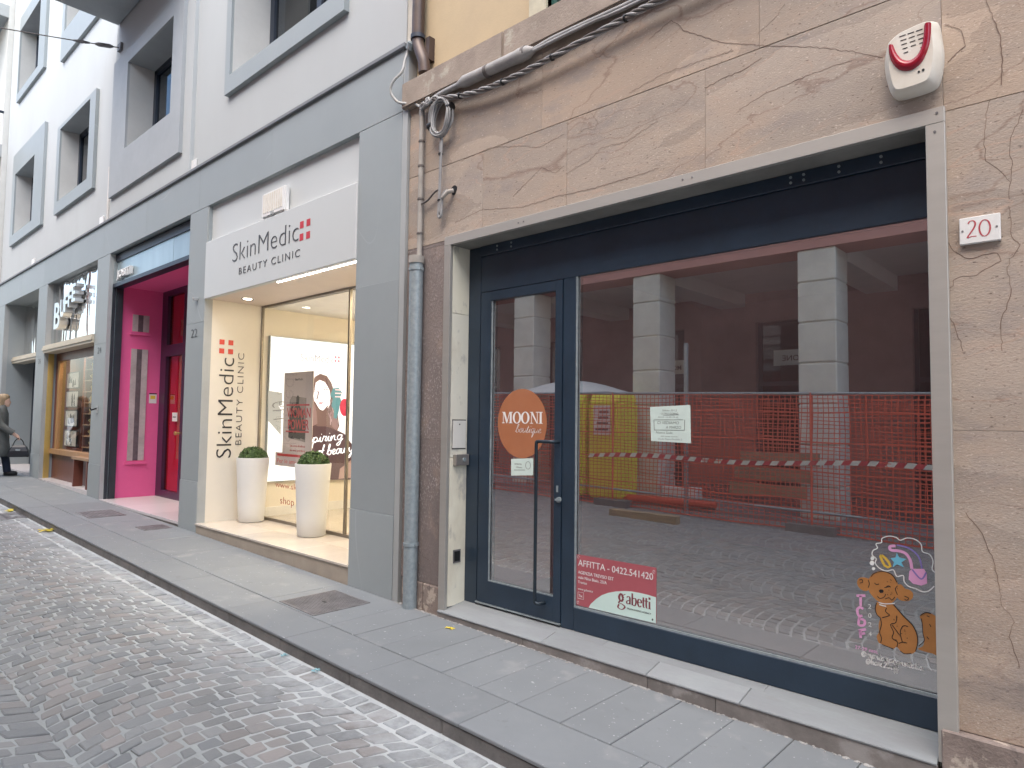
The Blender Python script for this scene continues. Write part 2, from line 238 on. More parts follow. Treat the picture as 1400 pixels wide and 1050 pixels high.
# ------------------------------------------------------------------ mesh helpers
def zp(x): return -0.0185 * (x + 3.94)        # the pavement climbs gently towards -X
class MB:
    def __init__(s): s.v = []; s.f = []; s.mi = []; s.sm = []
    def add(s, vs, fs, mi=0, smooth=False):
        o = len(s.v); s.v += [tuple(v) for v in vs]
        for f in fs: s.f.append([i + o for i in f]); s.mi.append(mi); s.sm.append(smooth)
        return s
    def box(s, x0, x1, y0, y1, z0, z1, mi=0):
        v = [(x, y, z) for z in (z0, z1) for y in (y0, y1) for x in (x0, x1)]
        return s.add(v, [(0, 2, 3, 1), (4, 5, 7, 6), (0, 1, 5, 4), (2, 6, 7, 3), (0, 4, 6, 2), (1, 3, 7, 5)], mi)
    def hexa(s, b, t, mi=0):           # bottom quad, top quad, both counter-clockwise from above
        return s.add(list(b) + list(t), [(3, 2, 1, 0), (4, 5, 6, 7), (0, 1, 5, 4), (1, 2, 6, 5), (2, 3, 7, 6), (3, 0, 4, 7)], mi)
    def slab(s, pts, vec, mi=0):       # planar outline extruded along vec
        n = len(pts); p = [Vector(q) for q in pts]; d = Vector(vec)
        nrm = sum(((p[i] - p[0]).cross(p[i + 1] - p[0]) for i in range(1, n - 1)), Vector())
        if nrm.dot(d) > 0: p.reverse()
        v = p + [q + d for q in p]
        return s.add(v, [list(range(n)), list(range(2 * n - 1, n - 1, -1))] + [(i, i + n, (i + 1) % n + n, (i + 1) % n) for i in range(n)], mi)
    def tube(s, path, r, n=8, mi=0, cap=True, smooth=True):
        P = [Vector(p) for p in path]; m = len(P); rs = r if isinstance(r, (list, tuple)) else [r] * m
        up = Vector((0, 0, 1)); rings = []; u = None
        for i in range(m):
            t = (P[min(i + 1, m - 1)] - P[max(i - 1, 0)]).normalized()
            if u is None: u = t.cross(up if abs(t.z) < .9 else Vector((1, 0, 0))).normalized()
            else: u = (u - t * u.dot(t)).normalized()
            w = t.cross(u)
            rings.append([P[i] + (u * math.cos(a) + w * math.sin(a)) * rs[i] for a in (2 * math.pi * k / n for k in range(n))])
        vs = [q for rg in rings for q in rg]
        fs = [(i * n + k, i * n + (k + 1) % n, (i + 1) * n + (k + 1) % n, (i + 1) * n + k) for i in range(m - 1) for k in range(n)]
        s.add(vs, fs, mi, smooth)
        if cap: s.add(rings[0][::-1], [range(n)], mi); s.add(rings[-1], [range(n)], mi)
        return s
    def lathe(s, prof, cx, cy, n=24, mi=0, smooth=True):
        vs = [(cx + r * math.cos(2 * math.pi * k / n), cy + r * math.sin(2 * math.pi * k / n), z) for r, z in prof for k in range(n)]
        fs = [(i * n + k, i * n + (k + 1) % n, (i + 1) * n + (k + 1) % n, (i + 1) * n + k) for i in range(len(prof) - 1) for k in range(n)]
        return s.add(vs, fs, mi, smooth)
    def pen(s, path, w, fr, mi=0, lift=0, th=.0012, nib=None):
        """a drawn stroke of width w along 2-D path in frame fr = (origin, ux, uz, normal)"""
        o, ux, uz, nn = fr
        P = [Vector(p).to_2d() for p in path]; m = len(P); L = []; Rr = []
        for i in range(m):
            t = P[min(i + 1, m - 1)] - P[max(i - 1, 0)]
            t = t.normalized() if t.length > 1e-9 else Vector((1, 0))
            ww = w if nib is None else (nib + (w - nib) * abs(t.y) ** 1.5)
            q = Vector((-t.y, t.x)) * ww / 2; L.append(P[i] + q); Rr.append(P[i] - q)
        W3 = lambda p, h: o + ux * p.x + uz * p.y + nn * h
        vs = [W3(p, lift) for p in L] + [W3(p, lift) for p in Rr] + [W3(p, lift + th) for p in L] + [W3(p, lift + th) for p in Rr]
        fs = []
        for i in range(m - 1):
            a, b = i, i + 1
            fs += [(2 * m + a, 3 * m + a, 3 * m + b, 2 * m + b), (a, 2 * m + a, 2 * m + b, b), (m + a, m + b, 3 * m + b, 3 * m + a)]
        return s.add(vs, fs, mi)
    def fill(s, pts, fr, mi=0, lift=0, th=.001):
        o, ux, uz, nn = fr
        return s.slab([o + ux * p[0] + uz * p[1] + nn * lift for p in pts], nn * th, mi)
    def warp(s, fn): s.v = [fn(*v) for v in s.v]; return s
    def mesh(s, name, mats, org=(0, 0, 0), bev=0, seg=1):
        me = bpy.data.meshes.new(name)
        me.from_pydata([(v[0] - org[0], v[1] - org[1], v[2] - org[2]) for v in s.v], [], s.f)
        for m in (mats if isinstance(mats, (list, tuple)) else [mats]): me.materials.append(m)
        me.polygons.foreach_set('material_index', s.mi); me.polygons.foreach_set('use_smooth', s.sm)
        if bev:
            bm = bmesh.new(); bm.from_mesh(me); bmesh.ops.remove_doubles(bm, verts=bm.verts, dist=1e-5)
            bmesh.ops.bevel(bm, geom=[e for e in bm.edges if e.is_manifold and e.calc_face_angle(0) > .5], offset=bev, segments=seg, affect='EDGES', clamp_overlap=True)
            bm.to_mesh(me); bm.free()
        me.update(); return me
ORG = {}
def tag(o, label=None, cat=None, group=None, kind=None):
    for k, v in (('label', label), ('category', cat), ('group', group), ('kind', kind)):
        if v: o[k] = v
    return o
def thing(name, label, cat, loc=(0, 0, 0), group=None):
    o = bpy.data.objects.new(name, None); o.empty_display_size = .1; o.location = loc; C.objects.link(o); ORG[o.name] = loc
    return tag(o, label, cat, group)
def part(name, mb, mats, parent=None, bev=0, seg=1, kind=None, label=None):
    org = ORG[parent.name] if parent else (0, 0, 0)
    o = bpy.data.objects.new(name, mb.mesh(name, mats, org, bev, seg)); C.objects.link(o)
    if parent: o.parent = parent
    ORG[o.name] = org
    return tag(o, label, None, None, kind)
def solo(name, mb, mats, label, cat, loc, group=None, bev=0, seg=1, kind=None):
    o = bpy.data.objects.new(name, mb.mesh(name, mats, loc, bev, seg)); o.location = loc; C.objects.link(o); ORG[o.name] = loc
    return tag(o, label, cat, group, kind)
def B(*a): return MB().box(*a)
def wall_with_holes(x0, x1, z0, z1, y0, y1, holes):
    xs = sorted({x0, x1, *[h[i] for h in holes for i in (0, 1) if x0 < h[i] < x1]}); zs = sorted({z0, z1, *[h[i] for h in holes for i in (2, 3) if z0 < h[i] < z1]})
    sol = lambda i, j: 0 <= i < len(xs) - 1 and 0 <= j < len(zs) - 1 and not any(h[0] <= (xs[i] + xs[i + 1]) / 2 <= h[1] and h[2] <= (zs[j] + zs[j + 1]) / 2 <= h[3] for h in holes)
    m = MB()
    for i in range(len(xs) - 1):
        for j in range(len(zs) - 1):
            if not sol(i, j): continue
            a, b, c, d = xs[i], xs[i + 1], zs[j], zs[j + 1]
            m.add([(a, y0, c), (b, y0, c), (b, y0, d), (a, y0, d)], [(0, 1, 2, 3)]); m.add([(a, y1, c), (b, y1, c), (b, y1, d), (a, y1, d)], [(3, 2, 1, 0)])
            if not sol(i - 1, j): m.add([(a, y0, c), (a, y0, d), (a, y1, d), (a, y1, c)], [(0, 1, 2, 3)])
            if not sol(i + 1, j): m.add([(b, y0, c), (b, y1, c), (b, y1, d), (b, y0, d)], [(0, 1, 2, 3)])
            if not sol(i, j - 1): m.add([(a, y0, c), (a, y1, c), (b, y1, c), (b, y0, c)], [(0, 1, 2, 3)])
            if not sol(i, j + 1): m.add([(a, y0, d), (b, y0, d), (b, y1, d), (a, y1, d)], [(0, 1, 2, 3)])
    return m
V = Vector
def frame(o, ux=(1, 0, 0), uz=(0, 0, 1)):
    ux, uz = V(ux).normalized(), V(uz).normalized(); return (V(o), ux, uz, ux.cross(uz))   # for ux=+X, uz=+Z the normal is -Y, out to the street
_fc = bpy.data.curves.new('glyphs', 'FONT'); _fo = bpy.data.objects.new('glyphs', _fc); _fc.resolution_u = 3
def text(mb, body, x, z, h, fr, w=None, mi=0, th=.0012, off=0, align='l', shear=0, lift=.0005, gap=1, rot=0):
    """print: baseline start (x, z) in frame fr, cap height h, optional total width w"""
    _fc.body = body; _fc.size = 1; _fc.offset = off; _fc.shear = shear; _fc.space_character = gap
    me = _fo.to_mesh(); k = h / .727
    if not me.vertices: return mb
    xs = [v.co.x for v in me.vertices]; x0, x1 = min(xs), max(xs); kx = (w / (x1 - x0)) if w else k
    dx = -x0 if align == 'l' else (-(x0 + x1) / 2 if align == 'c' else -x1)
    o, ux, uz, nn = fr; cr, sr = math.cos(rot), math.sin(rot)
    def pt(v, hh):
        a, b = (v.co.x + dx) * kx, v.co.y * k; a, b = a * cr - b * sr, a * sr + b * cr
        return o + ux * (x + a) + uz * (z + b) + nn * hh
    n = len(me.vertices); vs = [pt(v, lift + th) for v in me.vertices]; fs = [tuple(p.vertices) for p in me.polygons]
    cnt = {}
    for f in fs:
        for i in range(len(f)): e = (f[i], f[(i + 1) % len(f)]); cnt[e] = 1
    side = [e for e in cnt if (e[1], e[0]) not in cnt]
    vs += [pt(v, lift) for v in me.vertices]
    mb.add(vs, fs + [(a, a + n, b + n, b) for a, b in side], mi); _fo.to_mesh_clear(); return mb
# a small hand-drawn alphabet: polylines on x-height 1
GL = {'a': (1.0, [[(.8, .85), (.5, 1), (.15, .75), (.1, .3), (.35, 0), (.65, .3), (.82, .95), (.8, .25), (1.05, .1)]]), 'b': (.95, [[(-.05, .2), (.35, 1.3), (.45, 1.9), (.25, 1.95), (.15, 1.2), (.12, .3), (.4, 0), (.75, .3), (.7, .75), (.4, .8), (.95, .75)]]),
      'e': (.8, [[(0, .3), (.55, .6), (.5, .95), (.2, .85), (.12, .3), (.4, 0), (.85, .25)]]), 'g': (.95, [[(.75, .85), (.4, 1), (.1, .6), (.3, .05), (.65, .35), (.78, .95), (.65, -.5), (.35, -1), (.1, -.75), (.6, -.2), (1, .2)]]),
      'i': (.5, [[(0, .2), (.25, .95), (.2, .15), (.5, .1)], [(.3, 1.4), (.34, 1.5)]]), 'n': (.95, [[(0, .1), (.15, .95), (.1, 0), (.3, .7), (.6, .98), (.65, .2), (.95, .1)]]), 'o': (.85, [[(.55, .95), (.2, .9), (.08, .4), (.35, 0), (.65, .4), (.5, .95), (.9, .85)]]),
      'p': (.95, [[(0, .2), (.25, 1), (.1, -1)], [(.22, .7), (.5, 1), (.75, .6), (.5, .05), (.2, .2), (.95, .2)]]), 'q': (.95, [[(.7, .85), (.35, 1), (.1, .5), (.35, 0), (.65, .4), (.75, 1), (.6, -1), (.85, -.4), (1, .2)]]),
      'r': (.7, [[(0, .1), (.2, 1.05), (.3, .9), (.6, .95), (.45, .25), (.7, .1)]]), 't': (.65, [[(0, .2), (.35, 1.6), (.2, .2), (.4, 0), (.65, .2)], [(.05, 1.1), (.6, 1.2)]]), 'u': (.95, [[(0, .4), (.12, .95), (.1, .25), (.35, 0), (.65, .4), (.72, .95), (.68, .2), (.95, .1)]]),
      'y': (.95, [[(0, .5), (.12, .95), (.12, .4), (.4, .1), (.65, .5), (.75, .95), (.6, -.5), (.3, -1), (.1, -.8), (.95, .25)]]), 'f': (.6, [[(-.1, .2), (.35, 1.4), (.5, 1.9), (.3, 1.8), (.15, -.9), (.35, -.5), (.25, .1), (.6, .2)], [(0, .9), (.55, 1)]]),
      'm': (1.3, [[(0, .1), (.1, .95), (.1, 0), (.25, .8), (.5, .95), (.55, .05), (.7, .8), (.95, .95), (1, .15), (1.3, .1)]]), 'c': (.75, [[(.6, .8), (.35, 1), (.1, .5), (.35, 0), (.75, .2)]]), 's': (.7, [[(.55, .85), (.25, .95), (.2, .6), (.5, .4), (.4, .02), (.05, .1)]]),
      'l': (.4, [[(.1, 1.8), (.1, .2), (.3, 0), (.4, .1)]]), 'h': (.9, [[(.1, 1.8), (.1, 0), (.25, .7), (.55, .9), (.6, .1), (.85, .05)]]), 'd': (.9, [[(.6, .8), (.3, .95), (.08, .5), (.3, 0), (.6, .3), (.65, 1.8), (.65, .1), (.9, .05)]]),
      '2': (.85, [[(.1, 1.2), (.35, 1.6), (.65, 1.3), (.5, .7), (.1, .05), (.75, .05)]]), '@': (1.4, [[(.8, .5), (.55, .8), (.35, .4), (.6, .2), (.85, .75), (.85, .2), (1.1, .3), (1.15, .9), (.7, 1.35), (.2, 1.05), (.05, .45), (.35, -.1), (.9, -.1)]]), ' ': (.6, [])}
def smooth2(p, k=4):
    if len(p) < 3: return p
    q = [p[0]] + list(p) + [p[-1]]; out = []
    for i in range(1, len(q) - 2):
        a, b, c, d = q[i - 1], q[i], q[i + 1], q[i + 2]
        for j in range(k):
            t = j / k; out.append(tuple(.5 * (2 * b[n] + (c[n] - a[n]) * t + (2 * a[n] - 5 * b[n] + 4 * c[n] - d[n]) * t * t + (3 * b[n] - a[n] - 3 * c[n] + d[n]) * t ** 3) for n in range(len(b))))
    return out + [p[-1]]
def script(mb, s, x, z, xh, w, fr, width=None, rot=0, mi=0, slant=.18, nib=None, lift=.0005, th=.001):
    tot = sum(GL[c][0] for c in s); kx = (width / tot) if width else xh; cx = x; u = 0; cr, sr = math.cos(rot), math.sin(rot)
    for c in s:
        for pl in GL[c][1]:
            pts = [((u + px) * kx + py * xh * slant, py * xh) for px, py in smooth2(pl, 4)]
            mb.pen([(x + a * cr - b * sr, z + a * sr + b * cr) for a, b in pts], w, fr, mi, lift, th, nib)
        u += GL[c][0]
    return mb
DOG_FILL={'head': [(-0.145, 0.033), (-0.153, 0.059), (-0.149, 0.087), (-0.136, 0.117), (-0.117, 0.135), (-0.088, 0.147), (-0.057, 0.144), (-0.036, 0.13), (-0.021, 0.106), (-0.017, 0.083), (-0.022, 0.055), (-0.019, 0.036), (-0.029, 0.017), (-0.044, -0.001), (-0.069, -0.009), (-0.094, -0.009), (-0.112, -0.002), (-0.131, 0.015)], 'ear_l': [(-0.141, 0.096), (-0.168, 0.101), (-0.191, 0.094), (-0.201, 0.075), (-0.198, 0.055), (-0.185, 0.04), (-0.169, 0.034), (-0.153, 0.038), (-0.142, 0.061)], 'ear_r': [(-0.021, 0.089), (-0.003, 0.095), (0.012, 0.078), (0.032, 0.075), (0.047, 0.061), (0.045, 0.038), (0.028, 0.021), (0.008, 0.017), (-0.013, 0.02), (-0.025, 0.041)], 'body': [(-0.113, -0.012), (-0.119, -0.044), (-0.113, -0.07), (-0.098, -0.084), (-0.105, -0.116), (-0.105, -0.157), (-0.115, -0.179), (-0.106, -0.208), (-0.084, -0.213), (-0.06, -0.221), (-0.042, -0.223), (-0.026, -0.21), (-0.011, -0.226), (0.006, -0.235), (0.036, -0.228), (0.054, -0.21), (0.063, -0.172), (0.061, -0.133), (0.047, -0.097), (0.027, -0.075), (0.003, -0.053), (-0.02, -0.032), (-0.038, -0.005), (-0.063, -0.003), (-0.087, -0.008)], 'tail': [(0.074, -0.045), (0.08, -0.031), (0.098, -0.02), (0.121, -0.02), (0.149, -0.037), (0.148, -0.063), (0.146, -0.198), (0.123, -0.205), (0.095, -0.204), (0.063, -0.198), (0.084, -0.181), (0.09, -0.153), (0.085, -0.122), (0.082, -0.076)], 'nose': [(-0.102, 0.046), (-0.096, 0.054), (-0.085, 0.056), (-0.079, 0.05), (-0.083, 0.041), (-0.094, 0.037)], 'bag': [(0.034, 0.165), (0.046, 0.177), (0.096, 0.185), (0.107, 0.163), (0.107, 0.118), (0.083, 0.104), (0.048, 0.107), (0.03, 0.124)], 'star': [(-0.019, 0.244), (-0.01, 0.224), (0.021, 0.22), (0.0, 0.201), (0.01, 0.18), (-0.019, 0.189), (-0.038, 0.172), (-0.032, 0.198), (-0.047, 0.214), (-0.025, 0.221)], 'dot1': [(-0.137, 0.201), (-0.132, 0.211), (-0.123, 0.211), (-0.119, 0.202), (-0.125, 0.193), (-0.134, 0.193)], 'dot2': [(-0.142, 0.177), (-0.136, 0.189), (-0.125, 0.19), (-0.119, 0.18), (-0.125, 0.168), (-0.136, 0.167)], 'dot3': [(-0.132, 0.15), (-0.128, 0.158), (-0.12, 0.158), (-0.116, 0.152), (-0.122, 0.144), (-0.128, 0.144)]}
DOG_LINE=[[(-0.109, 0.019), (-0.097, 0.01), (-0.078, 0.021), (-0.071, 0.036)], [(-0.074, 0.012), (-0.056, 0.021), (-0.044, 0.012), (-0.03, 0.03)], [(-0.121, 0.082), (-0.111, 0.075), (-0.1, 0.081)], [(-0.069, 0.07), (-0.058, 0.079), (-0.048, 0.073)], [(-0.077, 0.066), (-0.049, 0.077)], [(-0.136, 0.11), (-0.12, 0.13), (-0.088, 0.144), (-0.057, 0.142), (-0.035, 0.127), (-0.021, 0.102)], [(-0.149, 0.091), (-0.144, 0.074), (-0.15, 0.053)], [(-0.018, 0.086), (-0.028, 0.068), (-0.019, 0.042)], [(-0.191, 0.084), (-0.178, 0.089), (-0.175, 0.076), (-0.188, 0.07)], [(0.011, 0.041), (0.029, 0.035), (0.02, 0.023), (0.011, 0.028)], [(-0.068, -0.031), (-0.073, -0.049), (-0.056, -0.064), (-0.089, -0.082)], [(-0.098, -0.084), (-0.092, -0.114), (-0.101, -0.156), (-0.093, -0.181), (-0.097, -0.206)], [(-0.024, -0.059), (-0.029, -0.093), (-0.052, -0.108), (-0.039, -0.142), (-0.046, -0.171), (-0.023, -0.185), (-0.026, -0.21)], [(0.025, -0.101), (0.003, -0.103), (-0.01, -0.136), (-0.002, -0.181)], [(-0.045, -0.109), (-0.028, -0.13), (-0.013, -0.151)], [(-0.018, -0.191), (0.001, -0.18), (0.019, -0.181)], [(-0.038, -0.008), (0.003, -0.053), (0.027, -0.075), (0.047, -0.097), (0.061, -0.133), (0.063, -0.172), (0.054, -0.21)], [(-0.091, -0.213), (-0.06, -0.219), (-0.042, -0.223)], [(-0.011, -0.225), (0.006, -0.234), (0.036, -0.226)], [(-0.113, -0.014), (-0.119, -0.044), (-0.113, -0.07), (-0.098, -0.084)], [(0.08, -0.051), (0.084, -0.076), (0.086, -0.121), (0.091, -0.153), (0.066, -0.185)], [(0.077, -0.038), (0.098, -0.02), (0.121, -0.02)], [(0.114, -0.07), (0.12, -0.082)], [(0.103, -0.033), (0.115, -0.037)], [(0.102, -0.131), (0.11, -0.142)]]
DOG_WHITE=[[(0.136, 0.11), (0.114, 0.085), (0.088, 0.076), (0.059, 0.086), (0.03, 0.091), (0.011, 0.111), (0.007, 0.139), (-0.021, 0.131), (-0.036, 0.159), (-0.066, 0.149), (-0.097, 0.158), (-0.116, 0.181), (-0.111, 0.202), (-0.129, 0.218), (-0.125, 0.241), (-0.105, 0.256), (-0.111, 0.276), (-0.086, 0.286), (-0.083, 0.307), (-0.051, 0.322), (-0.021, 0.319), (-0.003, 0.308), (0.028, 0.323), (0.063, 0.319), (0.086, 0.299), (0.091, 0.266), (0.12, 0.257), (0.134, 0.227), (0.13, 0.187), (0.153, 0.168)], [(-0.103, -0.011), (-0.075, -0.012), (-0.032, -0.002)], [(-0.101, -0.02), (-0.088, -0.022), (-0.07, -0.023)]]
DOG_PINK=[[(-0.024, 0.277), (-0.046, 0.273), (-0.05, 0.261), (-0.039, 0.253), (-0.01, 0.255), (0.02, 0.246), (0.039, 0.216), (0.044, 0.177)]]
DOG_PURPLE=[[(-0.018, 0.283), (0.027, 0.277), (0.062, 0.255), (0.08, 0.225), (0.087, 0.185)], [(0.046, 0.175), (0.083, 0.135), (0.105, 0.17)]]
DOG_YELLOW=[[(-0.087, 0.224), (-0.07, 0.211), (-0.055, 0.193), (-0.049, 0.175), (-0.059, 0.168), (-0.074, 0.175), (-0.084, 0.194), (-0.092, 0.217), (-0.087, 0.224)]]
DOG_TCBF=[[(-0.205, 0.003), (-0.164, 0.011)], [(-0.186, 0.007), (-0.186, -0.044)], [(-0.174, -0.056), (-0.191, -0.052), (-0.202, -0.067), (-0.197, -0.094), (-0.179, -0.092)], [(-0.192, -0.1), (-0.197, -0.139), (-0.172, -0.136), (-0.17, -0.113), (-0.194, -0.109)], [(-0.197, -0.169), (-0.164, -0.155)], [(-0.191, -0.166), (-0.188, -0.203)], [(-0.19, -0.184), (-0.168, -0.175)]]
POR={'hair': [(1.543, 2.099), (1.623, 2.145), (1.73, 2.12), (1.804, 2.029), (1.857, 1.904), (1.885, 1.757), (1.928, 1.568), (1.957, 1.398), (1.923, 1.335), (1.825, 1.377), (1.729, 1.398), (1.612, 1.398), (1.518, 1.439), (1.486, 1.725), (1.492, 1.89), (1.5, 2.014)], 'face': [(1.546, 2.006), (1.614, 2.057), (1.709, 2.028), (1.784, 1.923), (1.8, 1.797), (1.755, 1.691), (1.686, 1.622), (1.615, 1.646), (1.543, 1.747), (1.516, 1.87)], 'body': [(1.495, 1.438), (1.598, 1.449), (1.594, 1.594), (1.723, 1.596), (1.808, 1.524), (1.8, 1.398), (1.898, 1.356), (2.047, 1.292), (2.176, 1.141), (2.217, 0.618), (1.521, 0.647)], 'teal': [(1.831, 1.946), (1.928, 1.96), (1.991, 1.888), (1.957, 1.823), (1.989, 1.739), (1.951, 1.695), (1.939, 1.61), (1.905, 1.504), (1.856, 1.524), (1.86, 1.63), (1.815, 1.692), (1.836, 1.798), (1.791, 1.839)], 'red': [(2.117, 1.678), (2.116, 1.645), (2.108, 1.613), (2.096, 1.586), (2.079, 1.566), (2.06, 1.553), (2.039, 1.548), (2.018, 1.552), (1.998, 1.565), (1.98, 1.585), (1.966, 1.611), (1.957, 1.641), (1.954, 1.674), (1.955, 1.707), (1.963, 1.738), (1.975, 1.765), (1.991, 1.786), (2.01, 1.799), (2.031, 1.804), (2.052, 1.801), (2.073, 1.788), (2.09, 1.768), (2.104, 1.742), (2.114, 1.711)], 'wedge': [(0.851, 1.874), (1.052, 1.852), (1.057, 1.684), (1.005, 1.673), (1.049, 1.614), (1.05, 1.278), (0.861, 1.474)], 'hand': [(1.988, 0.785), (2.171, 0.905), (2.178, 0.648), (1.968, 0.638)], 'lock1': [(1.503, 1.561), (1.543, 1.727), (1.582, 1.594), (1.599, 1.439), (1.519, 1.398)], 'lock2': [(1.817, 1.629), (1.891, 1.567), (1.945, 1.398), (1.898, 1.346), (1.836, 1.398)]}
POR_LINE=[[(1.521, 1.916), (1.583, 1.931)], [(1.669, 1.955), (1.754, 1.951)], [(1.522, 1.887), (1.554, 1.9), (1.587, 1.889)], [(1.677, 1.914), (1.717, 1.932), (1.755, 1.913)], [(1.601, 1.894), (1.589, 1.811), (1.576, 1.786), (1.618, 1.779)], [(1.543, 1.747), (1.615, 1.646), (1.686, 1.622), (1.755, 1.691)], [(1.546, 2.006), (1.522, 1.891), (1.508, 1.746)], [(1.709, 2.028), (1.784, 1.923), (1.807, 1.776), (1.792, 1.65)]]
LIPS=[(1.601, 1.724), (1.628, 1.75), (1.652, 1.742), (1.689, 1.752), (1.662, 1.713), (1.625, 1.708)]
VEINS=[(0.0032, [(-0.366, 2.472), (-0.363, 2.35), (-0.351, 2.312), (-0.333, 2.294), (-0.353, 2.255), (-0.372, 2.237), (-0.379, 2.195), (-0.37, 2.134), (-0.368, 2.086), (-0.389, 2.022), (-0.406, 1.981), (-0.408, 1.921), (-0.405, 1.843)]), (0.003, [(-0.596, 2.358), (-0.573, 2.306), (-0.532, 2.268), (-0.506, 2.258), (-0.45, 2.27), (-0.411, 2.27), (-0.401, 2.235), (-0.452, 2.206), (-0.493, 2.184), (-0.555, 2.186), (-0.593, 2.138)]), (0.003, [(-0.595, 2.012), (-0.565, 1.934), (-0.546, 1.851)]), (0.0026, [(-0.421, 2.96), (-0.44, 2.895), (-0.447, 2.756), (-0.445, 2.685), (-0.373, 2.605), (-0.361, 2.572)]), (0.003, [(-0.308, 2.877), (-0.35, 2.783), (-0.361, 2.702), (-0.351, 2.63), (-0.362, 2.557), (-0.366, 2.497)]), (0.0034, [(-2.146, 3.894), (-1.99, 3.957), (-1.896, 3.849), (-1.666, 3.691), (-1.501, 3.62), (-1.361, 3.551), (-1.185, 3.484), (-0.995, 3.39), (-0.843, 3.298)]), (0.0028, [(-1.779, 3.457), (-1.667, 3.477), (-1.534, 3.487), (-1.438, 3.517)]), (0.0024, [(-1.584, 3.254), (-1.424, 3.314), (-1.303, 3.32), (-1.187, 3.334), (-1.076, 3.339), (-0.983, 3.335)]), (0.0026, [(-2.289, 3.6), (-2.047, 3.643), (-1.77, 3.63), (-1.599, 3.617)]), (0.0024, [(-1.461, 3.661), (-1.359, 3.715), (-1.298, 3.784)]), (0.003, [(-0.585, 3.363), (-0.521, 3.304), (-0.512, 3.235), (-0.578, 3.18)]), (0.004, [(-0.43, 3.41), (-0.387, 3.251), (-0.375, 3.132), (-0.382, 3.008)]), (0.0026, [(-3.842, 3.565), (-3.521, 3.585), (-3.201, 3.507), (-3.031, 3.452), (-2.81, 3.485)]), (0.0026, [(-3.283, 3.155), (-3.111, 3.246), (-3.008, 3.301), (-2.886, 3.231), (-2.808, 3.259)]), (0.0028, [(-2.798, 3.202), (-2.601, 3.244), (-2.494, 3.306), (-2.323, 3.288), (-2.176, 3.332), (-2.079, 3.359)]), (0.003, [(-3.908, 3.077), (-3.607, 3.122), (-3.194, 3.053), (-2.864, 3.062), (-2.6, 3.048), (-2.256, 3.055), (-2.078, 3.061)]), (0.002, [(-2.677, 3.462), (-2.604, 3.593), (-2.531, 3.488), (-2.549, 3.44), (-2.631, 3.472), (-2.695, 3.452)]), (0.003, [(-0.551, 1.144), (-0.491, 1.056), (-0.45, 0.927), (-0.428, 0.768), (-0.388, 0.705), (-0.406, 0.641), (-0.376, 0.519)])]

# ------------------------------------------------------------------ ground, road, pavement
def warp_z(off): return lambda x, y, z: (x, y, z + zp(x) + off)
g = MB(); g.box(-90, 40, -60, 60, -.06, 0); part('ground', g.warp(warp_z(-.45)), M_JOINT, kind='structure')
rd = MB(); rd.add([(x, y, 0) for y in (-1.085, -8.4) for x in (-60, 16)], [(1, 0, 2, 3)])
road = part('road', rd.warp(warp_z(-.0972)), M_JOINT, kind='structure')
stones = []
def cobble(q, rough=1):
    """q: four corners (x, y) of a stone; worn, slightly tilted top"""
    cx = sum(p[0] for p in q) / 4; cy = sum(p[1] for p in q) / 4
    sh = .0078; q = [(p[0] + R.uniform(-.010, .010), p[1] + R.uniform(-.011, .011)) for p in q]
    o8 = []                                   # cut the corners: eight-sided, like a worn sett
    for i in range(4):
        p, a, b = q[i], q[i - 1], q[(i + 1) % 4]; ka, kb = R.uniform(.03, .13), R.uniform(.03, .13)
        o8 += [(p[0] + (a[0] - p[0]) * ka, p[1] + (a[1] - p[1]) * ka), (p[0] + (b[0] - p[0]) * kb, p[1] + (b[1] - p[1]) * kb)]
    q = [(x + (p[0] - x) * .0, y) for x, y in o8] if 0 else [(cx + (x - cx) * R.uniform(.98, 1.03), cy + (y - cy) * R.uniform(.98, 1.03)) for x, y in o8]
    def inset(d, z, tx=0, ty=0):
        o = []
        for x, y in q:
            l = math.hypot(x - cx, y - cy) or 1; k = max(.2, (l - d) / l); X, Y = cx + (x - cx) * k, cy + (y - cy) * k
            o.append((X, Y, z + tx * (X - cx) + ty * (Y - cy)))
        return o
    tx, ty, dz = R.uniform(-.045, .045), R.uniform(-.045, .045), R.uniform(-.003, .003)
    z = -.0915 + dz
    a, b, c = inset(sh * .9, z - .02), inset(sh * 1.1, z - .0045, tx, ty), inset(sh + .009, z, tx, ty)
    vs = [(x, y, h + zp(x)) for x, y, h in a + b + c]
    fs = [tuple(range(16, 24))] + [(k + o, (k + 1) % 8 + o, (k + 1) % 8 + o + 8, k + o + 8) for o in (0, 8) for k in range(8)]
    stones.append((cx, cy, vs, fs))
x = -15.0                                    # straight course along the kerb
while x < 1.2:
    w = R.uniform(.10, .15); cobble([(x, -1.26), (x + w, -1.26), (x + w, -1.125), (x, -1.125)]); x += w + .008
LW = 1.24
for lane in range(5):                        # segmental arcs, bulging uphill
    y1 = -1.275 - lane * LW; row = 0; x = -15.5 + R.uniform(0, .1)
    while x < 1.9:
        hrow = R.uniform(.095, .113); n = 10 if row % 2 else 11
        cuts = [0] + sorted((j + (.5 if row % 2 else 0) + R.uniform(-.24, .24)) / 10.5 for j in range(1, n)) + [1]
        arc = lambda t: -.17 * (1 - (2 * t - 1) ** 2)
        for a, b in zip(cuts, cuts[1:]):
            if b - a < .03: continue
            e = .0
            q = [(x + arc(a), y1 - a * LW), (x + arc(b), y1 - b * LW), (x + hrow + arc(b), y1 - b * LW), (x + hrow + arc(a), y1 - a * LW)]
            cx_, cy_ = (q[0][0] + q[2][0]) / 2, (q[0][1] + q[2][1]) / 2
            if not (-12.35 < cx_ < -11.5 and -1.42 < cy_ < -1.06) and cx_ < 1.5: cobble(q)
        x += hrow + .002; row += 1
